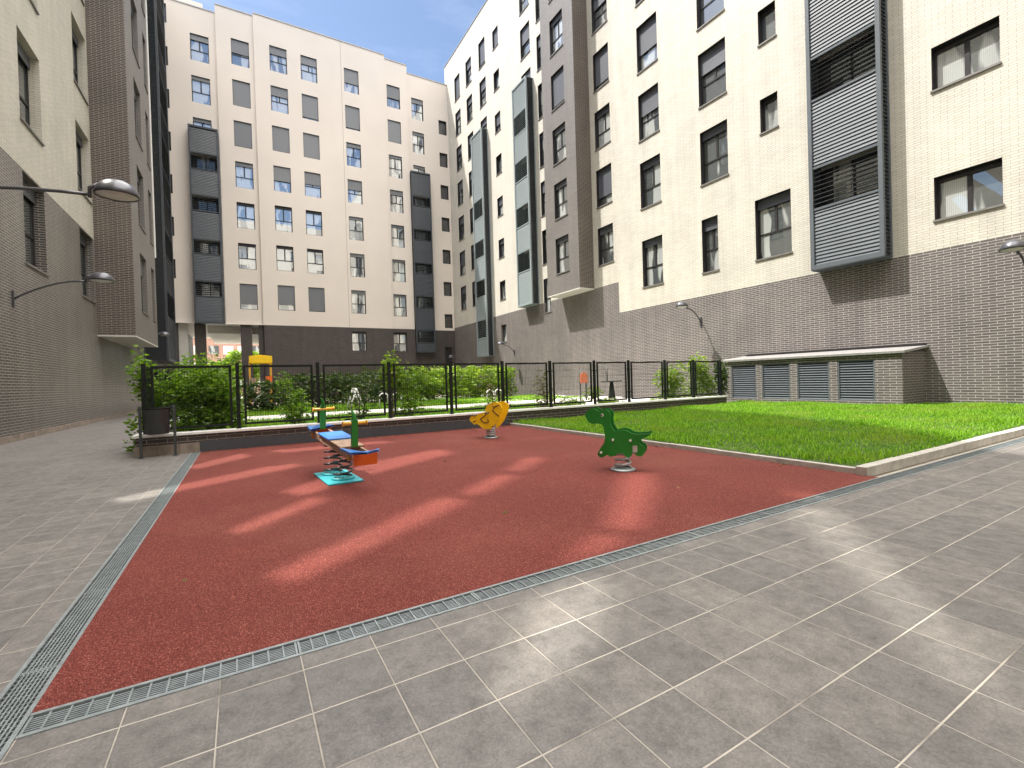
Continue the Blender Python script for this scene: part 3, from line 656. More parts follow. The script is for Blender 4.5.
# near wing left of the view: thin wall, slits added to throw light streaks
slits = [[(7.48, 11.95), (7.28, 12.25), (9.78, 16.15), (10.09, 15.82)], [(10.23, 16.31), (10.01, 16.47), (11.28, 18.43), (11.61, 18.26)],
 [(11.85, 18.6), (11.63, 18.82), (12.94, 20.72), (13.25, 20.45)], [(8.63, 11.37), (8.5, 11.68), (9.92, 13.48), (10.24, 13.26)],
 [(10.44, 12.51), (10.13, 12.94), (11.78, 15.31), (13.86, 18.73), (14.57, 18.69), (12.81, 15.46)], [(10.13, 8.71), (9.89, 9.1), (12.58, 13.48), (13.19, 13.29)],
 [(12.68, 9.89), (12.4, 10.36), (13.94, 12.04), (14.49, 11.67)], [(14.76, 12.69), (14.36, 13.04), (15.93, 17.87), (16.24, 17.36)],
 [(8.67, 17.36), (8.55, 17.82), (11.33, 21.7), (11.63, 21.31)], [(8.5, 17.04), (8.36, 17.44), (7.99, 16.56), (7.65, 15.64)],
 [(7.09, 14.84), (7.45, 15.67), (7.42, 16.06), (6.64, 15.02), (6.22, 14.21), (5.96, 13.56), (6.09, 13.56)],
 [(9.33, 21.23), (9.31, 21.84), (7.5, 19.21), (6.37, 17.57), (6.01, 17.09), (5.9, 16.81), (6.23, 17.05), (7.07, 18.2), (8.57, 20.15)], [(9.99, 22.2), (9.62, 22.0), (9.78, 22.61), (10.15, 22.79)]]
outer = [(-8., .18), (NY-.002, .18), (NY-.002, 36.5), (13.5, 33.1), (12.4, 32.1), (-8., 32.)]
loops = [[Vector((a, b, 0)) for a, b in outer]]+[[Vector((a, b, 0)) for a, b in s] for s in slits]
flat = [v for l in loops for v in l]; q = MB()
lo, hi = XL-.06, XL
for t in tessellate_polygon(loops):
    q.face([(hi, flat[k].x, flat[k].y) for k in t], 0); q.face([(lo, flat[k].x, flat[k].y) for k in t], 0)
for l in loops:
    for i in range(len(l)): a, b = l[i], l[(i+1) % len(l)]; q.face([(hi, a.x, a.y), (hi, b.x, b.y), (lo, b.x, b.y), (lo, a.x, a.y)])
q.build('streak_slit_wall', MT['cream'], lb)
for s in slits:
    q = MB(); c = Vector((sum(a for a, b in s)/len(s), sum(b for a, b in s)/len(s)))
    for t in tessellate_polygon([[Vector((a, b, 0)) for a, b in s]]): q.face([(XL-.03, s[k][0], s[k][1]) for k in t])
    q.build('added_streak_glazing', MT['tint'], lb)
q = MB(); q.face([(XL+.004, -8, .18), (XL+.004, NY, .18), (XL+.004, NY, LZ), (XL+.004, -8, LZ)]); q.build('brick_base', MT['dark_left'], lb)

# block behind the photographer, seen mirrored in the far windows
cb = thing('apartment_building', (5, -16, 0), 'cream apartment block behind the viewpoint, mirrored in the far windows', 'building')
mw = MB(); H = [(-20+5.*i, -18.4+5.*i, 3+3.6*j, 5.2+3.6*j) for i in range(12) for j in range(8)]
facade(mw, 'Y', -16, -24, 42, -.1, 36, H, -.3); mw.face([(-24, -16, 36), (42, -16, 36), (42, -28, 36), (-24, -28, 36)]); mw.face([(-24, -28, 0), (42, -28, 0), (42, -28, 36), (-24, -28, 36)])
mw.build('wall', MT['cream_far'], cb)
for h in H[:96]: window(cb, 'Y', -16, 1, (h[0]+h[1])/2, h[2], h[1]-h[0], h[3]-h[2], rev=.26, gl='glass_right', blind=0., sill=False)

# red brick block seen through the passage
fb = thing('far_building', (-4, 98, 0), 'red brick building with pale windows seen through the passage', 'building')
q = MB(); q.box((-30, 98, 0), (4, 108, 10.4)); q.box((-12, 100, 10.4), (-3, 107, 13)); q.build('wall', MT['redbrick'], fb)
for i in range(8):
    for j in range(3):
        q = MB(); x = -13+2.2*i; q.box((x-.75, 97.9, 1.4+3*j), (x+.75, 98.05, 2.9+3*j)); q.build('window', MT['white'] if (i+j) % 3 else MT['glass_right'], fb)
q = MB(); q.box((-30.2, 97.8, 10.4), (4.2, 108.2, 10.7)); q.build('coping', MT['white'], fb)

# ---------------------------------------------------------------- low wall and metal fence
FY = 11.6
lw = thing('low_wall', (7, FY, 0), 'low dark brick wall with pale coping carrying the black metal fence', 'wall')
q = MB(); q.box((-1.85, FY, .02), (16.4, FY+.24, .37)); q.box((-1.85, FY+.24, .02), (-1.6, 36, .37)); q.build('brickwork', MT['dark_low'], lw)
q = MB(); x = -1.9
while x < 16.4: q.box((x, FY-.045, .371), (min(x+1.2, 16.45)-.006, FY+.28, .425+random.uniform(-.002, .002))); x += 1.2
q.box((-1.9, FY+.281, .371), (-1.55, 36, .424)); q.build('coping', MT['white'], lw, bevel=.006)
q = MB(); x = -1.87
while x < -.8: q.box((x, FY-.03, -.01), (min(x+.36, -.79)-.008, FY-.001, .2)); x += .36
q.build('stone_plinth', MT['stone'], lw, bevel=.005)
q = MB(); q.box((-.785, FY-.025, 0), (6.5, FY-.001, .215)); q.build('dark_skirting', MT['metal_dark'], lw)

fe = thing('metal_fence', (7, FY+.11, .425), 'black metal fence of framed wire panels on the low wall between playground and gardens', 'fence')
PXS = [-1.7, -.09, 1.53, 3.2, 4.87, 6.46, 8.12, 9.85, 11.35, 13.1, 14.62, 16.2]
yc = FY+.11; ZB, ZU = .5, 1.79
for x in PXS:
    q = MB(); q.box((x-.035, yc-.035, .424), (x+.035, yc+.035, 1.84)); q.box((x-.05, yc-.05, .426), (x+.05, yc+.05, .436))
    q.box((x-.10, yc-.012, 1.5), (x+.10, yc+.012, 1.53)); q.box((x-.10, yc-.012, .75), (x+.10, yc+.012, .78)); q.build('post', MT['black'], fe)
def fence_panel(P, L0):
    q = MB(); t = .045
    for a, b, c, d in ((0, t, ZB, ZU), (L0-t, L0, ZB, ZU), (t, L0-t, ZB, ZB+t), (t, L0-t, ZU-t, ZU)): q.box(*P(a, b, c, d, .02))
    o = q.build('panel_frame', MT['black'], fe); q = MB(); x = t+.05
    while x < L0-t-.01: q.box(*P(x-.0022, x+.0022, ZB+t, ZU-t, .0022)); x += .052
    z = ZB+t+.2
    while z < ZU-t: q.box(*P(t, L0-t, z-.0025, z+.0025, .0048)); z += .2
    m_ = q.build('wire_mesh', MT['black'], o, origin=fe['o']); m_.location = (0, 0, 0)
for a, b in zip(PXS[:-1], PXS[1:]):
    fence_panel(lambda x0, x1, z0, z1, d, a=a: ((a+.11+x0, yc-d, z0), (a+.11+x1, yc+d, z1)), b-a-.22)
xs = -1.7
for k in range(6):
    y0 = yc+1.64*k; fence_panel(lambda a, b, z0, z1, d, y0=y0: ((xs-d, y0+.11+a, z0), (xs+d, y0+.11+b, z1)), 1.42)
    q = MB(); q.box((xs-.035, y0+1.64-.035, .424), (xs+.035, y0+1.64+.035, 1.84)); q.build('post', MT['black'], fe)

# ---------------------------------------------------------------- ventilation housing against the right wall
vh = thing('ventilation_housing', (18.3, 9.5, .1), 'low brick ventilation housing with four grey louvres against the sunlit wall', 'housing')
vx, vy0, vy1, vz0, vz1 = 17.53, 6.38, 12.6, .1, 1.76
lou = [(7.1, 8.18), (8.44, 9.52), (9.77, 10.85), (11.08, 12.16)]
q = MB(); facade(q, 'X', vx, vy0, vy1, vz0, vz1, [(a, b, .25, 1.61) for a, b in lou], .12)
q.build('brick_front', MT['dark'], vh)
q = MB(); q.face([(vx, vy0, vz0), (XR, vy0, vz0), (XR, vy0, vz1+.1), (vx, vy0, vz1)]); q.build('brick_side', MT['dark'], vh); q = MB(); q.face([(vx, vy1, vz0), (XR, vy1, vz0), (XR, vy1, vz1+.1), (vx, vy1, vz1)]); q.build('brick_side', MT['dark'], vh)
Mx = Matrix.Translation((vx, 0, vz1)) @ Matrix.Rotation(-math.atan2(.17, XR-vx), 4, 'Y')
q = MB(); q.box((-.09, vy0-.1, .003), (XR-vx+.0, vy1+.1, .085), 0, Mx); q.build('roof_slab', MT['coping'], vh, bevel=.008)
q = MB(); q.box((XR-.16, vy0-.05, vz1+.262), (XR-.004, vy1-.1, vz1+.32)); q.build('wall_flashing', MT['frame'], vh)
q = MB(); q.box((vx-.03, vy0+.01, .07), (vx-.002, vy1, .13)); q.build('base_strip', MT['concrete'], vh)
for a, b in lou:
    q = MB(); t = .045
    for y0, y1, z0, z1 in ((a, a+t, .25, 1.61), (b-t, b, .25, 1.61), (a+t, b-t, .25, .25+t), (a+t, b-t, 1.61-t, 1.61)): q.box((vx+.01, y0, z0), (vx+.08, y1, z1))
    fo = q.build('louvre_frame', MT['metal'], vh); q = MB(); z = .33
    while z < 1.55:
        q.box((-.05, a+t, -.006), (.05, b-t, .006), 0, Matrix.Translation((vx+.065, 0, z)) @ Matrix.Rotation(math.radians(-42), 4, 'Y')); z += .085
    q.box((vx+.112, a+.01, .26), (vx+.118, b-.01, 1.6)); s = q.build('louvre_slats', MT['metal'], fo, origin=vh['o'])

# ---------------------------------------------------------------- wall lamps
def wall_lamp(plane, sgn, y, z, label, reach=1.55, loc_z=None):
    """dome lamp on a curved bracket; sgn = direction away from the wall along x"""
    t = thing('wall_lamp', (plane, y, z), label, 'lamp', 'dome lamps on curved wall brackets')
    q = MB(); q.box((plane+sgn*.002, y-.05, z-.22), (plane+sgn*.045, y+.05, z+.22)) if sgn > 0 else q.box((plane-.045, y-.05, z-.22), (plane-.002, y+.05, z+.22))
    q.build('wall_plate', MT['lampmetal'], t)
    P = [(plane+sgn*(.03+reach*u), y, z+.62*math.sin(u*math.pi*.5)**.9) for u in [0, .08, .18, .3, .45, .6, .75, .9, 1.]]
    q = MB(); q.tube(P, .028, 10); ex, ez = plane+sgn*(.03+reach), z+.62
    q.tube([(ex-sgn*.0, y, ez-.05), (ex, y, ez+.12), (ex+sgn*.12, y, ez+.2)], .03, 8); q.build('bracket', MT['lampmetal'], t)
    q = MB(); cx = ex+sgn*.36
    q.lathe([(.285, .0), (.31, .0), (.305, .05), (.275, .13), (.215, .205), (.13, .255), (.05, .272), (.001, .275)], 28, 0, (cx, y, ez+.03), 1.02, .9); q.build('dome', MT['lampmetal'], t)
    q = MB(); q.lathe([(.001, -.03), (.12, -.024), (.22, -.006), (.284, .012)], 28, 0, (cx, y, ez+.03), 1.02, .9); q.build('lens', MT['lens'], t)
    return t
wall_lamp(XL, 1, 18.38, 4.0, 'dark dome lamp on the left brown brick wall, second nearest, small in the view')
wall_lamp(XL, 1, 10.35, 4.02, 'large dark dome lamp nearest the viewer, its long bracket entering at the left edge', reach=3.37)
wall_lamp(XR, -1, 14.84, 3.8, 'dome lamp on the sunlit wall above the climbing plants, casting a slanted shadow', reach=.95)
wall_lamp(far, -1, 34.71, 3.65, 'small pale dome lamp on the sunlit wall below the small window', reach=.95)
wall_lamp(XR, -1, 4.03, 3.7, 'dome lamp cut by the right edge of the view', reach=.95)
wall_lamp(XL, 1, 36.6, 4.1, 'far small lamp on the left wall before the dark balcony', reach=.95)
wall_lamp(far, -1, 45.6, 3.2, 'small lamp in the shaded far right corner of courtyard', reach=.95)

# ---------------------------------------------------------------- litter bin
lbn = thing('litter_bin', (-1.46, 11.36, 0), 'dark grey litter bin on two posts in front of the low wall', 'litter bin')
for x in (-1.73, -1.19):
    q = MB(); q.box((x-.022, 11.33, 0), (x+.022, 11.38, 1.0)); q.box((x-.05, 11.30, .001), (x+.05, 11.41, .012)); q.build('post', MT['binmetal'], lbn, bevel=.004)
q = MB(); q.lathe([(.001, 0), (.17, 0), (.185, .02), (.2, .49), (.207, .5), (.195, .505), (.18, .45), (.001, .44)], 28, 0, (-1.46, 11.34, .45), 1.05, .9); q.build('bin_body', MT['binmetal'], lbn)
q = MB(); q.lathe([(.203, .0), (.214, .0), (.214, .035), (.203, .035)], 28, 0, (-1.46, 11.34, .935), 1.05, .9); q.build('rim', MT['black'], lbn)
q = MB(); q.box((-1.71, 11.345, .5), (-1.21, 11.365, .53)); q.build('bracket', MT['binmetal'], lbn)
# ---------------------------------------------------------------- spring riders
def coil(mb, c, r0, r1, z0, z1, turns, wr, m=0):
    n = int(turns*18); mb.tube([(c[0]+(r0+(r1-r0)*k/n)*math.cos(2*math.pi*turns*k/n), c[1]+(r0+(r1-r0)*k/n)*math.sin(2*math.pi*turns*k/n), z0+(z1-z0)*k/n) for k in range(n+1)], wr, 7, m)
def rider(name, label, loc, rz, outline, S, gap, body_mat, zspring, spring_r, plate):
    t = thing(name, loc, label, 'spring rider', None, rz, worldspace=False); t['o'] = (0., 0., 0.)
    for y, dx in ((-gap, 0.), (gap, 0.)):
        q = MB(); q.prism(outline, y-.012, y+.012); q.build('side_panel', body_mat, t, bevel=.004)
    q = MB(); coil(q, (0, 0), spring_r*1.15, spring_r, .03, zspring, 3.6, .019); q.build('spring', MT['spring_grey'], t)
    q = MB(); q.lathe([(.001, .0), (spring_r*1.9, .0), (spring_r*1.9, .018), (spring_r*1.5, .03), (.001, .03)], 28); q.build('base_plate', MT[plate], t)
    q = MB(); q.lathe([(.001, 0), (spring_r*1.15, 0), (spring_r*1.15, .03), (.001, .03)], 24, 0, (0, 0, zspring-.01)); q.box((-.05, -gap, zspring+.015), (.05, gap, zspring+.1)); q.build('spring_cap', MT['spring_grey'], t)
    return t
px = lambda l, sc, ox, oy, z, bx, by: [((ox+x/z-bx)*sc, (by-(oy+y/z))*sc) for x, y in l]
dino = px([(155,205),(165,170),(200,138),(245,130),(285,150),(302,158),(335,140),(380,145),(410,170),(417,210),(408,250),(417,300),(440,345),(457,362),(490,350),(540,348),(580,356),(620,380),(680,389),(740,384),(798,376),(806,388),(765,412),(705,440),(690,470),(700,490),(735,505),(748,535),(738,580),(705,608),(665,602),(640,578),(626,560),(617,600),(585,626),(552,612),(535,580),(470,580),(462,608),(405,618),(372,602),(345,620),(312,632),(282,617),(276,587),(300,545),(345,480),(357,430),(352,380),(345,332),(330,292),(280,285),(228,288),(180,260)], .01384, 570, 395, 10.24, 620, 470)
dn = rider('dinosaur_rider', 'green dinosaur-shaped spring rider on the red play surface beside the lawn', (4.53, 4.83, .004), math.radians(-52), dino, 1, .13, MT['green'], .30, .09, 'galv')
for x, z in px([(435,448),(608,450),(312,580)], .01384, 570, 395, 10.24, 620, 470):
    q = MB(); q.tube([(x, -.165, z), (x, .165, z)], .016, 10); q.build('bolt', MT['lens'], dn)
(ex, ez), = px([(333,198)], .01384, 570, 395, 10.24, 620, 470)
q = MB(); q.tube([(ex, -.148, ez), (ex, .148, ez)], .02, 14); q.tube([(ex-.006, -.151, ez), (ex-.006, .151, ez)], .013, 12, 1); q.build('eye', [MT['white'], MT['ink']], dn)
q = MB(); q.box((-.10, -.117, .42), (.12, .117, .44)); q.build('seat', MT['green'], dn, bevel=.005)
q = MB(); q.tube([(-.19, -.117, .62), (-.19, .117, .62)], .015, 10); q.build('handlebar', MT['green'], dn)
(sx0, sz0), = px([(650,535)], .01384, 570, 395, 10.24, 620, 470)
q = MB(); q.box((sx0-.03, -.145, sz0-.045), (sx0+.03, -.1425, sz0+.045)); q.build('info_plate', MT['concrete'], dn)

ck = [(235,360),(262,332),(285,322),(330,335),(365,302),(430,290),(470,278),(480,235),(500,195),(550,165),(600,158),(640,155),(672,168),(700,190),(712,225),(700,262),(690,300),(665,345),(640,395),(600,440),(575,470),(540,492),(440,492),(400,462),(350,432),(300,438),(265,408),(240,388)]
chick = px(ck, .02256, 450, 390, 12.8, 488, 438)
cn = rider('chick_rider', 'yellow chick-shaped spring rider on the red play surface near the fence', (4.82, 9.36, .004), math.radians(-58), chick, 1, .16, MT['yellow'], .20, .085, 'galv')
def lines(t, polys, sc, args, y, w_, m):
    for l in polys:
        P = px(l, sc, *args); q = MB(); q.tube([(a, y, b) for a, b in P], w_, 6); q.build('painted_line', m, t)
lines(cn, [[(500,285),(470,320),(430,345),(395,368),(410,385),(440,405),(480,415),(510,408),(520,390),(495,370)], [(575,195),(605,222),(582,262),(620,288),(665,325)], [(605,222),(640,200),(680,190)], [(275,310),(325,340)], [(285,408),(330,388)], [(560,465),(585,455)]], .02256, (450, 390, 12.8, 488, 438), -.174, .011, MT['ink'])
q = MB(); q.box((-.25, -.155, .40), (.02, .155, .42)); q.build('seat', MT['orange'], cn, bevel=.005)
q = MB(); q.tube([(.06, -.32, .58), (.06, .32, .58)], .014, 10); q.build('handlebar', MT['metal_dark'], cn)

# see-saw rider with two seats on springs
A, B = Vector((1.235, 5.93, .47)), Vector((1.03, 7.68, .63))
ss = thing('seesaw_rider', (1.12, 6.86, .004), 'wooden spring see-saw with blue seats, green uprights and yellow bars on a teal plate', 'see-saw'); 
ax = (B-A); Lb = ax.length; axn = ax.normalized(); sd = axn.cross(Vector((0, 0, 1))).normalized(); un = sd.cross(axn)
Ms = Matrix((sd, axn, un)).transposed().to_4x4(); Ms.translation = (A+B)/2
q = MB(); q.box((-.225, -.49, 0), (.225, .49, .022), 0, Matrix.Translation((1.11, 6.86, .005)) @ Matrix.Rotation(.06, 4, 'Z')); q.build('base_plate', MT['teal'], ss, bevel=.006)
for dy in (-.22, .22):
    q = MB(); coil(q, (1.12-dy*.12, 6.86+dy), .12, .11, .05, .5, 5.2, .014); q.build('spring', MT['spring'], ss)
    q = MB(); q.lathe([(.001, 0), (.155, 0), (.155, .025), (.001, .025)], 20, 0, (1.12-dy*.12, 6.86+dy, .028)); q.build('spring_clamp', MT['teal'], ss)
for sx in (-.125, .095):
    q = MB(); q.box((sx, -Lb/2-.02, -.11), (sx+.03, Lb/2+.05, -.012), 0, Ms); q.build('side_plank', MT['plank'], ss, bevel=.006)
q = MB(); q.box((-.15, -Lb/2+.3, -.01), (.15, Lb/2-.35, .012), 0, Ms); q.build('deck_plank', MT['plank'], ss, bevel=.005)
q = MB(); q.box((-.17, -.12, .013), (.17, .42, .036), 0, Ms); q.build('deck_panel', MT['blue'], ss, bevel=.006)
for yy, s_ in ((-Lb/2, -1), (Lb/2, 1)):
    o_ = Vector((0, yy, 0)); T = Ms @ Matrix.Translation(o_)
    q = MB(); q.prism([(-.2, -.16*s_), (.0, -.24*s_*-1), (.2, .1*s_), (.17, .16*s_), (-.17, .16*s_)], -.001, .024, 0, T @ Matrix(((1,0,0,0),(0,0,1,0),(0,1,0,.013),(0,0,0,1)))); q.build('seat', MT['blue'], ss, bevel=.004)
    q = MB(); q.box((-.04, -.02, .0), (.04, .02, .34), 0, T @ Matrix.Translation((-.02, -.16*s_, .03))); q.tube([T @ Vector((-.02, -.16*s_, .36)), T @ Vector((-.02, -.18*s_, .44)), T @ Vector((-.05, -.2*s_, .50))], [.03, .022, .006], 8); q.build('upright', MT['green'], ss, bevel=.006)
    q = MB(); q.tube([T @ Vector((-.16, -.165*s_, .33)), T @ Vector((.14, -.165*s_, .33))], .022, 10)
    q.tube([T @ Vector((-.165, -.165*s_, .33)), T @ Vector((-.15, -.165*s_, .33))], .032, 10); q.tube([T @ Vector((.13, -.165*s_, .33)), T @ Vector((.145, -.165*s_, .33))], .032, 10); q.build('handlebar', MT['brass'], ss)
    q = MB(); q.box((-.145, -.015, -.15), (.145, .015, -.004), 0, T @ Matrix.Translation((.03, .10*s_, 0))); q.build('end_panel', MT['orange'], ss, bevel=.005)
    q = MB(); q.tube([T @ Vector((-.16, -.02*s_, -.07)), T @ Vector((.15, -.02*s_, -.07))], .016, 8); q.build('axle', MT['brass'], ss)

# ---------------------------------------------------------------- things beyond the fence
def tower():
    t = thing('play_tower', (1.1, 40, 0), 'yellow roofed wooden play tower before the shaded brick wall', 'play tower')
    for x in (.5, 1.9):
        for y in (39.3, 40.7):
            q = MB(); q.box((x-.06, y-.06, 0), (x+.06, y+.06, 3.25)); q.build('post', MT['brass'], t)
    q = MB(); q.box((.48, 39.1, 3.1), (1.98, 39.18, 3.62)); q.box((.48, 40.8, 3.1), (1.98, 40.88, 3.62)); q.prism([(.48, 3.62), (1.98, 3.62), (1.23, 3.7)], 39.18, 40.8); q.build('roof', MT['yellow'], t)
    q = MB(); q.box((.44, 39.2, 1.4), (1.96, 40.8, 1.5)); q.box((.44, 39.15, 1.5), (.9, 39.2, 2.0)); q.build('platform', MT['plank'], t)
    q = MB(); q.box((1.5, 39.12, 1.5), (1.95, 39.19, 2.1)); q.build('guard_panel', MT['orange'], t)
    q = MB(); q.prism([(.5, 1.5), (.6, 1.5), (.6, 1.1), (.5, 1.1)], 38, 39.1); q.build('slide', MT['teal'], t)
tower()
def hoop(x, y, label, h=.75, wd=.45):
    t = thing('hoop', (x, y, .02), label, 'hoop', 'white tube hoops in the far garden')
    q = MB(); P = [(x-wd/2, y, .0), (x-wd/2, y, h-.2)]+[(x-wd/2*math.cos(a), y, h-.2+.2*math.sin(a)) for a in [math.pi*k/8 for k in range(1, 8)]]+[(x+wd/2, y, h-.2), (x+wd/2, y, .0)]
    q.tube(P, .035, 8); q.build('tube', MT['white'], t)
hoop(12.5, 24.2, 'white tube hoop left of the pair by the sunlit hedge'); hoop(13.05, 24.2, 'white tube hoop right of the pair by the sunlit hedge')
hoop(6.3, 24.2, 'white tube hoop left of the pair by the shaded hedge', .8); hoop(7.0, 24.2, 'white tube hoop right of the pair by the shaded hedge', .8)
t = thing('step_ladder', (4.9, 24, .02), 'white A-shaped climbing frame on the far lawn', 'climbing frame')
for s_ in (-1, 1):
    q = MB(); q.tube([(4.9+.35*s_, 24, .02), (4.9, 24, 1.1)], .04, 8); q.build('leg', MT['white'], t)
    q = MB(); q.tube([(4.9+.35*s_, 24.8, .02), (4.9, 24.8, 1.1)], .04, 8); q.build('leg', MT['white'], t)
q = MB(); q.tube([(4.9, 24, 1.08), (4.9, 24.8, 1.08)], .04, 8); q.build('crossbar', MT['white'], t)
t = thing('activity_board', (16.1, 20, .05), 'faded orange activity board on two posts near the sunlit wall', 'play panel')
for x in (15.85, 16.25):
    q = MB(); q.box((x-.03, 20, .05), (x+.03, 20.06, 1.5)); q.build('post', MT['binmetal'], t)
q = MB(); q.prism([(15.82, 1.0), (16.28, 1.0), (16.32, 1.3), (16.22, 1.55), (16.0, 1.58), (15.84, 1.47), (15.78, 1.2)], 19.93, 19.99); q.build('panel', MT['rust'], t)
t = thing('bollard_table', (18.2, 20.2, .05), 'dark pedestal table with a thin post beside the sunlit wall', 'table')
q = MB(); q.box((17.75, 19.9, 1.0), (18.75, 20.5, 1.07)); q.build('table_top', MT['binmetal'], t)
q = MB(); q.tube([(18.25, 20.2, .05), (18.25, 20.2, 1.0)], [.22, .09], 10); q.build('pedestal', MT['black'], t)
q = MB(); q.tube([(18.15, 20.45, 1.07), (18.15, 20.45, 1.9)], .04, 8); q.build('pole', MT['binmetal'], t)

# ---------------------------------------------------------------- vegetation
def leaf_mesh(name, centres, size, m, flat=.5, asp=1.9):
    C = np.asarray(centres); n = len(C)
    a = np.random.rand(n)*2*np.pi; z = (np.random.rand(n)*2-1)*flat
    d1 = np.stack([np.cos(a)*np.sqrt(1-z*z), np.sin(a)*np.sqrt(1-z*z), z], 1)
    rn = np.random.randn(n, 3); d2 = np.cross(d1, rn); d2 /= np.linalg.norm(d2, axis=1)[:, None]
    s = size*(.6+.8*np.random.rand(n))[:, None]; d1 = d1*s*asp/2; d2 = d2*s/2
    V = np.stack([C-d1, C+d2*.9, C+d1, C-d2*.9], 1).reshape(-1, 3)
    me = D.meshes.new(name); me.vertices.add(4*n); me.vertices.foreach_set('co', V.ravel())
    me.loops.add(4*n); me.loops.foreach_set('vertex_index', np.arange(4*n)); me.polygons.add(n)
    me.polygons.foreach_set('loop_start', np.arange(n)*4); me.polygons.foreach_set('loop_total', np.full(n, 4)); me.update(); me.materials.append(m)
    return me
def clump_points(blobs, n):
    """points in ragged ellipsoid clumps: (cx,cy,cz, rx,ry,rz)"""
    out = []; vol = np.array([b[3]*b[4]*b[5] for b in blobs]); vol = vol**.8; k = np.random.multinomial(n, vol/vol.sum())
    for b, c in zip(blobs, k):
        v = np.random.randn(c, 3); v /= np.linalg.norm(v, axis=1)[:, None]; r = np.random.rand(c)[:, None]**.45*(.82+.36*np.random.rand(c)[:, None])
        out.append(np.array(b[:3])+v*r*np.array(b[3:]))
    return np.concatenate(out)
def bush(name, x, y, w_, d_, h, n, leaf, m, label, cat='bush', group=None, sub=9, z0=.0, gaps=.0, low=.12):
    t = thing(name, (x, y, z0), label, cat, group); t['o'] = (0., 0., 0.)
    bl = []
    for i in range(sub):
        a = random.uniform(0, 6.28); r = random.uniform(0, .8)**.7; hz = random.uniform(low, .86)
        k = .22+.2*random.random()
        bl.append((r*w_/2*math.cos(a)*(1.1-hz*.35), r*d_/2*math.sin(a)*(1.1-hz*.35), h*hz, w_*k, d_*k, h*.16*(1+random.random())))
    P = clump_points(bl, n); P = P[(P[:, 2] > .02)]
    o = D.objects.new('foliage', leaf_mesh('foliage', P, leaf, m)); COL.objects.link(o); o.parent = t
    q = MB()
    for b in bl[:7]: q.tube([(0, 0, -.02), (random.uniform(-.03, .03), random.uniform(-.03, .03), .04), (b[0]*.5, b[1]*.5, b[2]*.5), (b[0], b[1], b[2])], [.022, .02, .015, .006], 6)
    s = q.build('stems', MT['bark'], t, origin=(0, 0, 0)); return t
bush('bush', -.95, 12.75, 1.5, 1.3, 1.9, 9500, .05, MT['leaf'], 'large bright green leafy bush behind the litter bin', sub=16)
bush('bush', .02-.35, 12.9, .8, .9, 1.6, 1800, .06, MT['leaf_lime'], 'yellowish loose bush just right of the largest green bush', sub=8)
bush('bush', -1.85, 12.6, .7, .9, 1.9, 1200, .06, MT['leaf'], 'sprays of leaves poking out at the left end of fence', sub=9)
bush('shrub', 1.15, 12.9, .85, .8, 1.55, 900, .055, MT['leaf'], 'sparse shrub behind the fence near the see-saw', sub=9)
bush('shrub', 2.65, 12.8, 1.2, .9, 1.9, 620, .055, MT['leaf_dark'], 'dark twiggy shrub behind the fence right of see-saw', sub=13)
bush('shrub', 4.1, 12.9, 1.1, .9, 1.85, 900, .06, MT['leaf'], 'tall green shrub rising over the fence top between two posts', sub=12)
bush('shrub', 3.6, 12.9, .7, .6, 1.95, 900, .065, MT['leaf_lime'], 'lime green spray above the fence rail', sub=5, low=.6)
bush('shrub', 6.95, 13., .9, .8, 1.5, 420, .05, MT['leaf_rust'], 'thin reddish twiggy shrub behind the chick rider', sub=9)
bush('shrub', 8.9, 13.1, 1.25, .8, 1.5, 750, .05, MT['leaf_rust'], 'bare-looking shrub with reddish leaves in the third fence bay from the chick', sub=10)
bush('shrub', 11.5, 13.2, 1.3, .9, .9, 1000, .06, MT['leaf_lime'], 'low lime shrub behind the fence near the dinosaur', sub=8)
bush('shrub', 10.1, 13.3, .9, .7, .6, 500, .05, MT['leaf'], 'small green plant low behind the fence', sub=6)
bush('climbing_plant', 14.1, 12.3, 1.5, .6, 1.75, 1700, .06, MT['leaf_lime'], 'lime climbing plant on the fence left of the last post', sub=12)
bush('climbing_plant', 15.7, 12.3, 1.7, .6, 1.95, 2300, .06, MT['leaf_lime'], 'lime climbing plant spilling over the fence end by the louvres', sub=13)
bush('climbing_plant', 16.55, 11.9, .65, .6, 1.7, 1300, .055, MT['leaf_dark'], 'dark ivy on the fence end next to the first louvre', sub=9)
for i in range(9):
    x = 6.9+i*1.02; bush('low_plant', x, 12.6+random.uniform(0, .5), .9, .6, random.uniform(.35, .6), 320, .05, MT['leaf_lime'] if i % 2 else MT['leaf'], 'low leafy plant in a row at the garden foot of the black fence', 'plant', 'low plants along the fence foot', sub=5)
def hedge(x0, x1, y, d_, h, n, leaf, m, label, dens=1.):
    t = thing('hedge', ((x0+x1)/2, y, 0), label, 'hedge'); t['o'] = (0., 0., 0.); bl = []; c = (x0+x1)/2
    k = int((x1-x0)/.55)
    for i in range(k):
        for j in range(3):
            bl.append((x0+(x1-x0)*(i+.5)/k-c+random.uniform(-.2, .2), random.uniform(-.3, .3)*d_, h*(.2+.29*j)+random.uniform(-.08, .08), .5, d_*.45, h*.2))
    P = clump_points(bl, n); P = P[P[:, 2] > .02]
    o = D.objects.new('foliage', leaf_mesh('foliage', P, leaf, m)); COL.objects.link(o); o.parent = t
    q = MB()
    q.tube([(bl[0][0], 0, .0), (0, 0, .01), (bl[-1][0], 0, .0)], .04, 6)
    for i in range(0, k, 2): q.tube([(bl[3*i][0], 0, 0), (bl[3*i][0]+.1, .1, h*.6)], [.04, .015], 6)
    q.build('stems', MT['bark'], t, origin=(0, 0, 0))
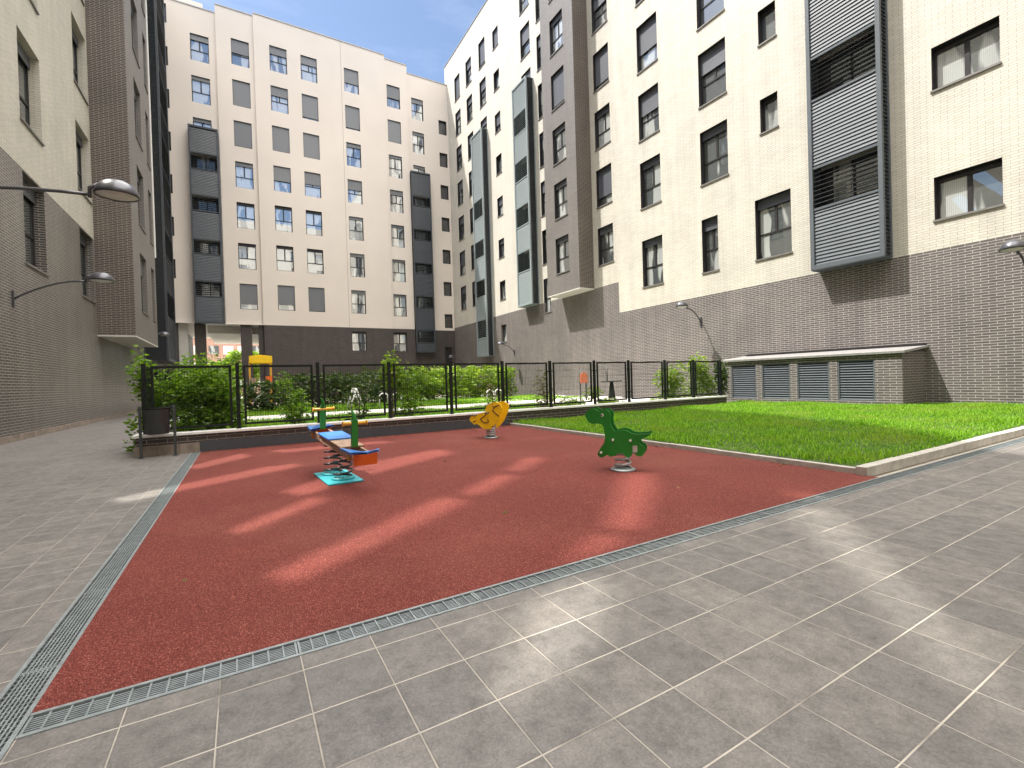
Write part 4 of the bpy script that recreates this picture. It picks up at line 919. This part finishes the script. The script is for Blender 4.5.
hedge(9.2, 18.2, 31., 2., 2.5, 9000, .12, MT['leaf_lime'], 'sunlit lime green hedge in front of the shaded far corner')
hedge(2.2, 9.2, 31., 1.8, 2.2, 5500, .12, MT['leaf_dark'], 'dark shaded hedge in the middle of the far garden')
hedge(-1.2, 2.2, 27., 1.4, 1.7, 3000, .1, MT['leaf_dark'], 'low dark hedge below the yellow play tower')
def tree(x, y, h, w_, n, leaf, m, label):
    t = thing('tree', (x, y, 0), label, 'tree', 'trees beyond the passage'); t['o'] = (0., 0., 0.); bl = []
    for i in range(16):
        a = random.uniform(0, 6.28); r = random.random()**.6; bl.append((r*w_*.4*math.cos(a), r*w_*.4*math.sin(a), h*random.uniform(.4, .9), w_*.2, w_*.2, h*.13))
    o = D.objects.new('crown', leaf_mesh('crown', clump_points(bl, n), leaf, m)); COL.objects.link(o); o.parent = t
    q = MB(); q.tube([(0, 0, 0), (.1, 0, h*.35), (.05, .1, h*.7)], [.2, .14, .05], 8)
    for b in bl[:6]: q.tube([(.1, 0, h*.35), (b[0]*.6, b[1]*.6, b[2]*.8), b[:3]], [.08, .05, .02], 6)
    q.build('trunk', MT['bark'], t, origin=(0, 0, 0))
tree(-2.2, 72, 5.2, 4.5, 2600, .28, MT['leaf_lime'], 'bright lime tree in the middle of the passage opening')
tree(.5, 70, 6.2, 4., 2400, .28, MT['leaf_lime'], 'bright lime tree at the right of passage opening')
tree(-6, 78, 4.4, 4., 1800, .28, MT['leaf'], 'green tree at the left of passage opening')

def grass(name, xs, ys, n, h, zf, m, wd=.009):
    x = xs[0]+np.random.rand(n)*(xs[1]-xs[0]); y = ys[0]+np.random.rand(n)*(ys[1]-ys[0]); z = np.array([zf(a, b) for a, b in zip(x, y)])
    a = np.random.rand(n)*2*np.pi; ln = np.random.rand(n)*.9+.3; H = h*(.55+.75*np.random.rand(n)); H *= .8+.35*np.sin(x*1.9+1)*np.sin(y*2.3); wv = wd*(.7+.6*np.random.rand(n))
    b0 = np.stack([x, y, z-.01], 1); sd_ = np.stack([-np.sin(a), np.cos(a), 0*a], 1)*wv[:, None]; dr = np.stack([np.cos(a), np.sin(a), 0*a], 1)
    m1 = b0+dr*(ln*H*.3)[:, None]+np.array([0, 0, 1])*(H*.55)[:, None]; tp = b0+dr*(ln*H)[:, None]+np.array([0, 0, 1])*H[:, None]
    V = np.stack([b0-sd_, b0+sd_, m1+sd_*.75, m1-sd_*.75, tp], 1).reshape(-1, 3); i = np.arange(n)*5
    me = D.meshes.new(name); me.vertices.add(5*n); me.vertices.foreach_set('co', V.ravel())
    lp = np.stack([i, i+1, i+2, i+3, i+3, i+2, i+4], 1).ravel(); me.loops.add(7*n); me.loops.foreach_set('vertex_index', lp)
    me.polygons.add(2*n); st = np.stack([np.arange(n)*7, np.arange(n)*7+4], 1).ravel(); me.polygons.foreach_set('loop_start', st); me.polygons.foreach_set('loop_total', np.tile([4, 3], n)); me.update(); me.materials.append(m)
    o = D.objects.new(name, me); COL.objects.link(o); return o
tag(grass('grass', (6.66, XR-.05), (2.88, 11.56), 95000, .09, lawn_z, MT['grass'], .007), 'thick green lawn between the red play surface and the louvred housing', 'grass', kind='stuff')
tag(grass('grass', (-1.5, 13.), (12., 20.2), 30000, .13, lambda a, b: .02, MT['grass'], .014), 'green lawn just behind the fence', 'grass', kind='stuff')
tag(grass('grass', (-1.5, 19.), (23.3, 30), 22000, .14, lambda a, b: .02, MT['grass'], .022), 'green lawn strip beyond the pale path', 'grass', kind='stuff')
# dry leaves blown against the kerb and wall
lp = [(random.uniform(-.7, 6.4), 11.5-abs(random.gauss(0, .12)), .008) for _ in range(34)]+[(6.5-abs(random.gauss(0, .1)), random.uniform(2.9, 11), .008) for _ in range(26)]+[(random.uniform(-.7, 6.4), random.uniform(2.8, 11.4), .008) for _ in range(12)]
lo_ = D.objects.new('leaf_litter', leaf_mesh('leaf_litter', lp, .028, MT['leaf_rust'], .08)); COL.objects.link(lo_)
tag(lo_, 'small dry leaves scattered on the play surface along kerb and low wall', 'leaves', kind='stuff')
for o in D.objects:
    if 'o' in o: del o['o']
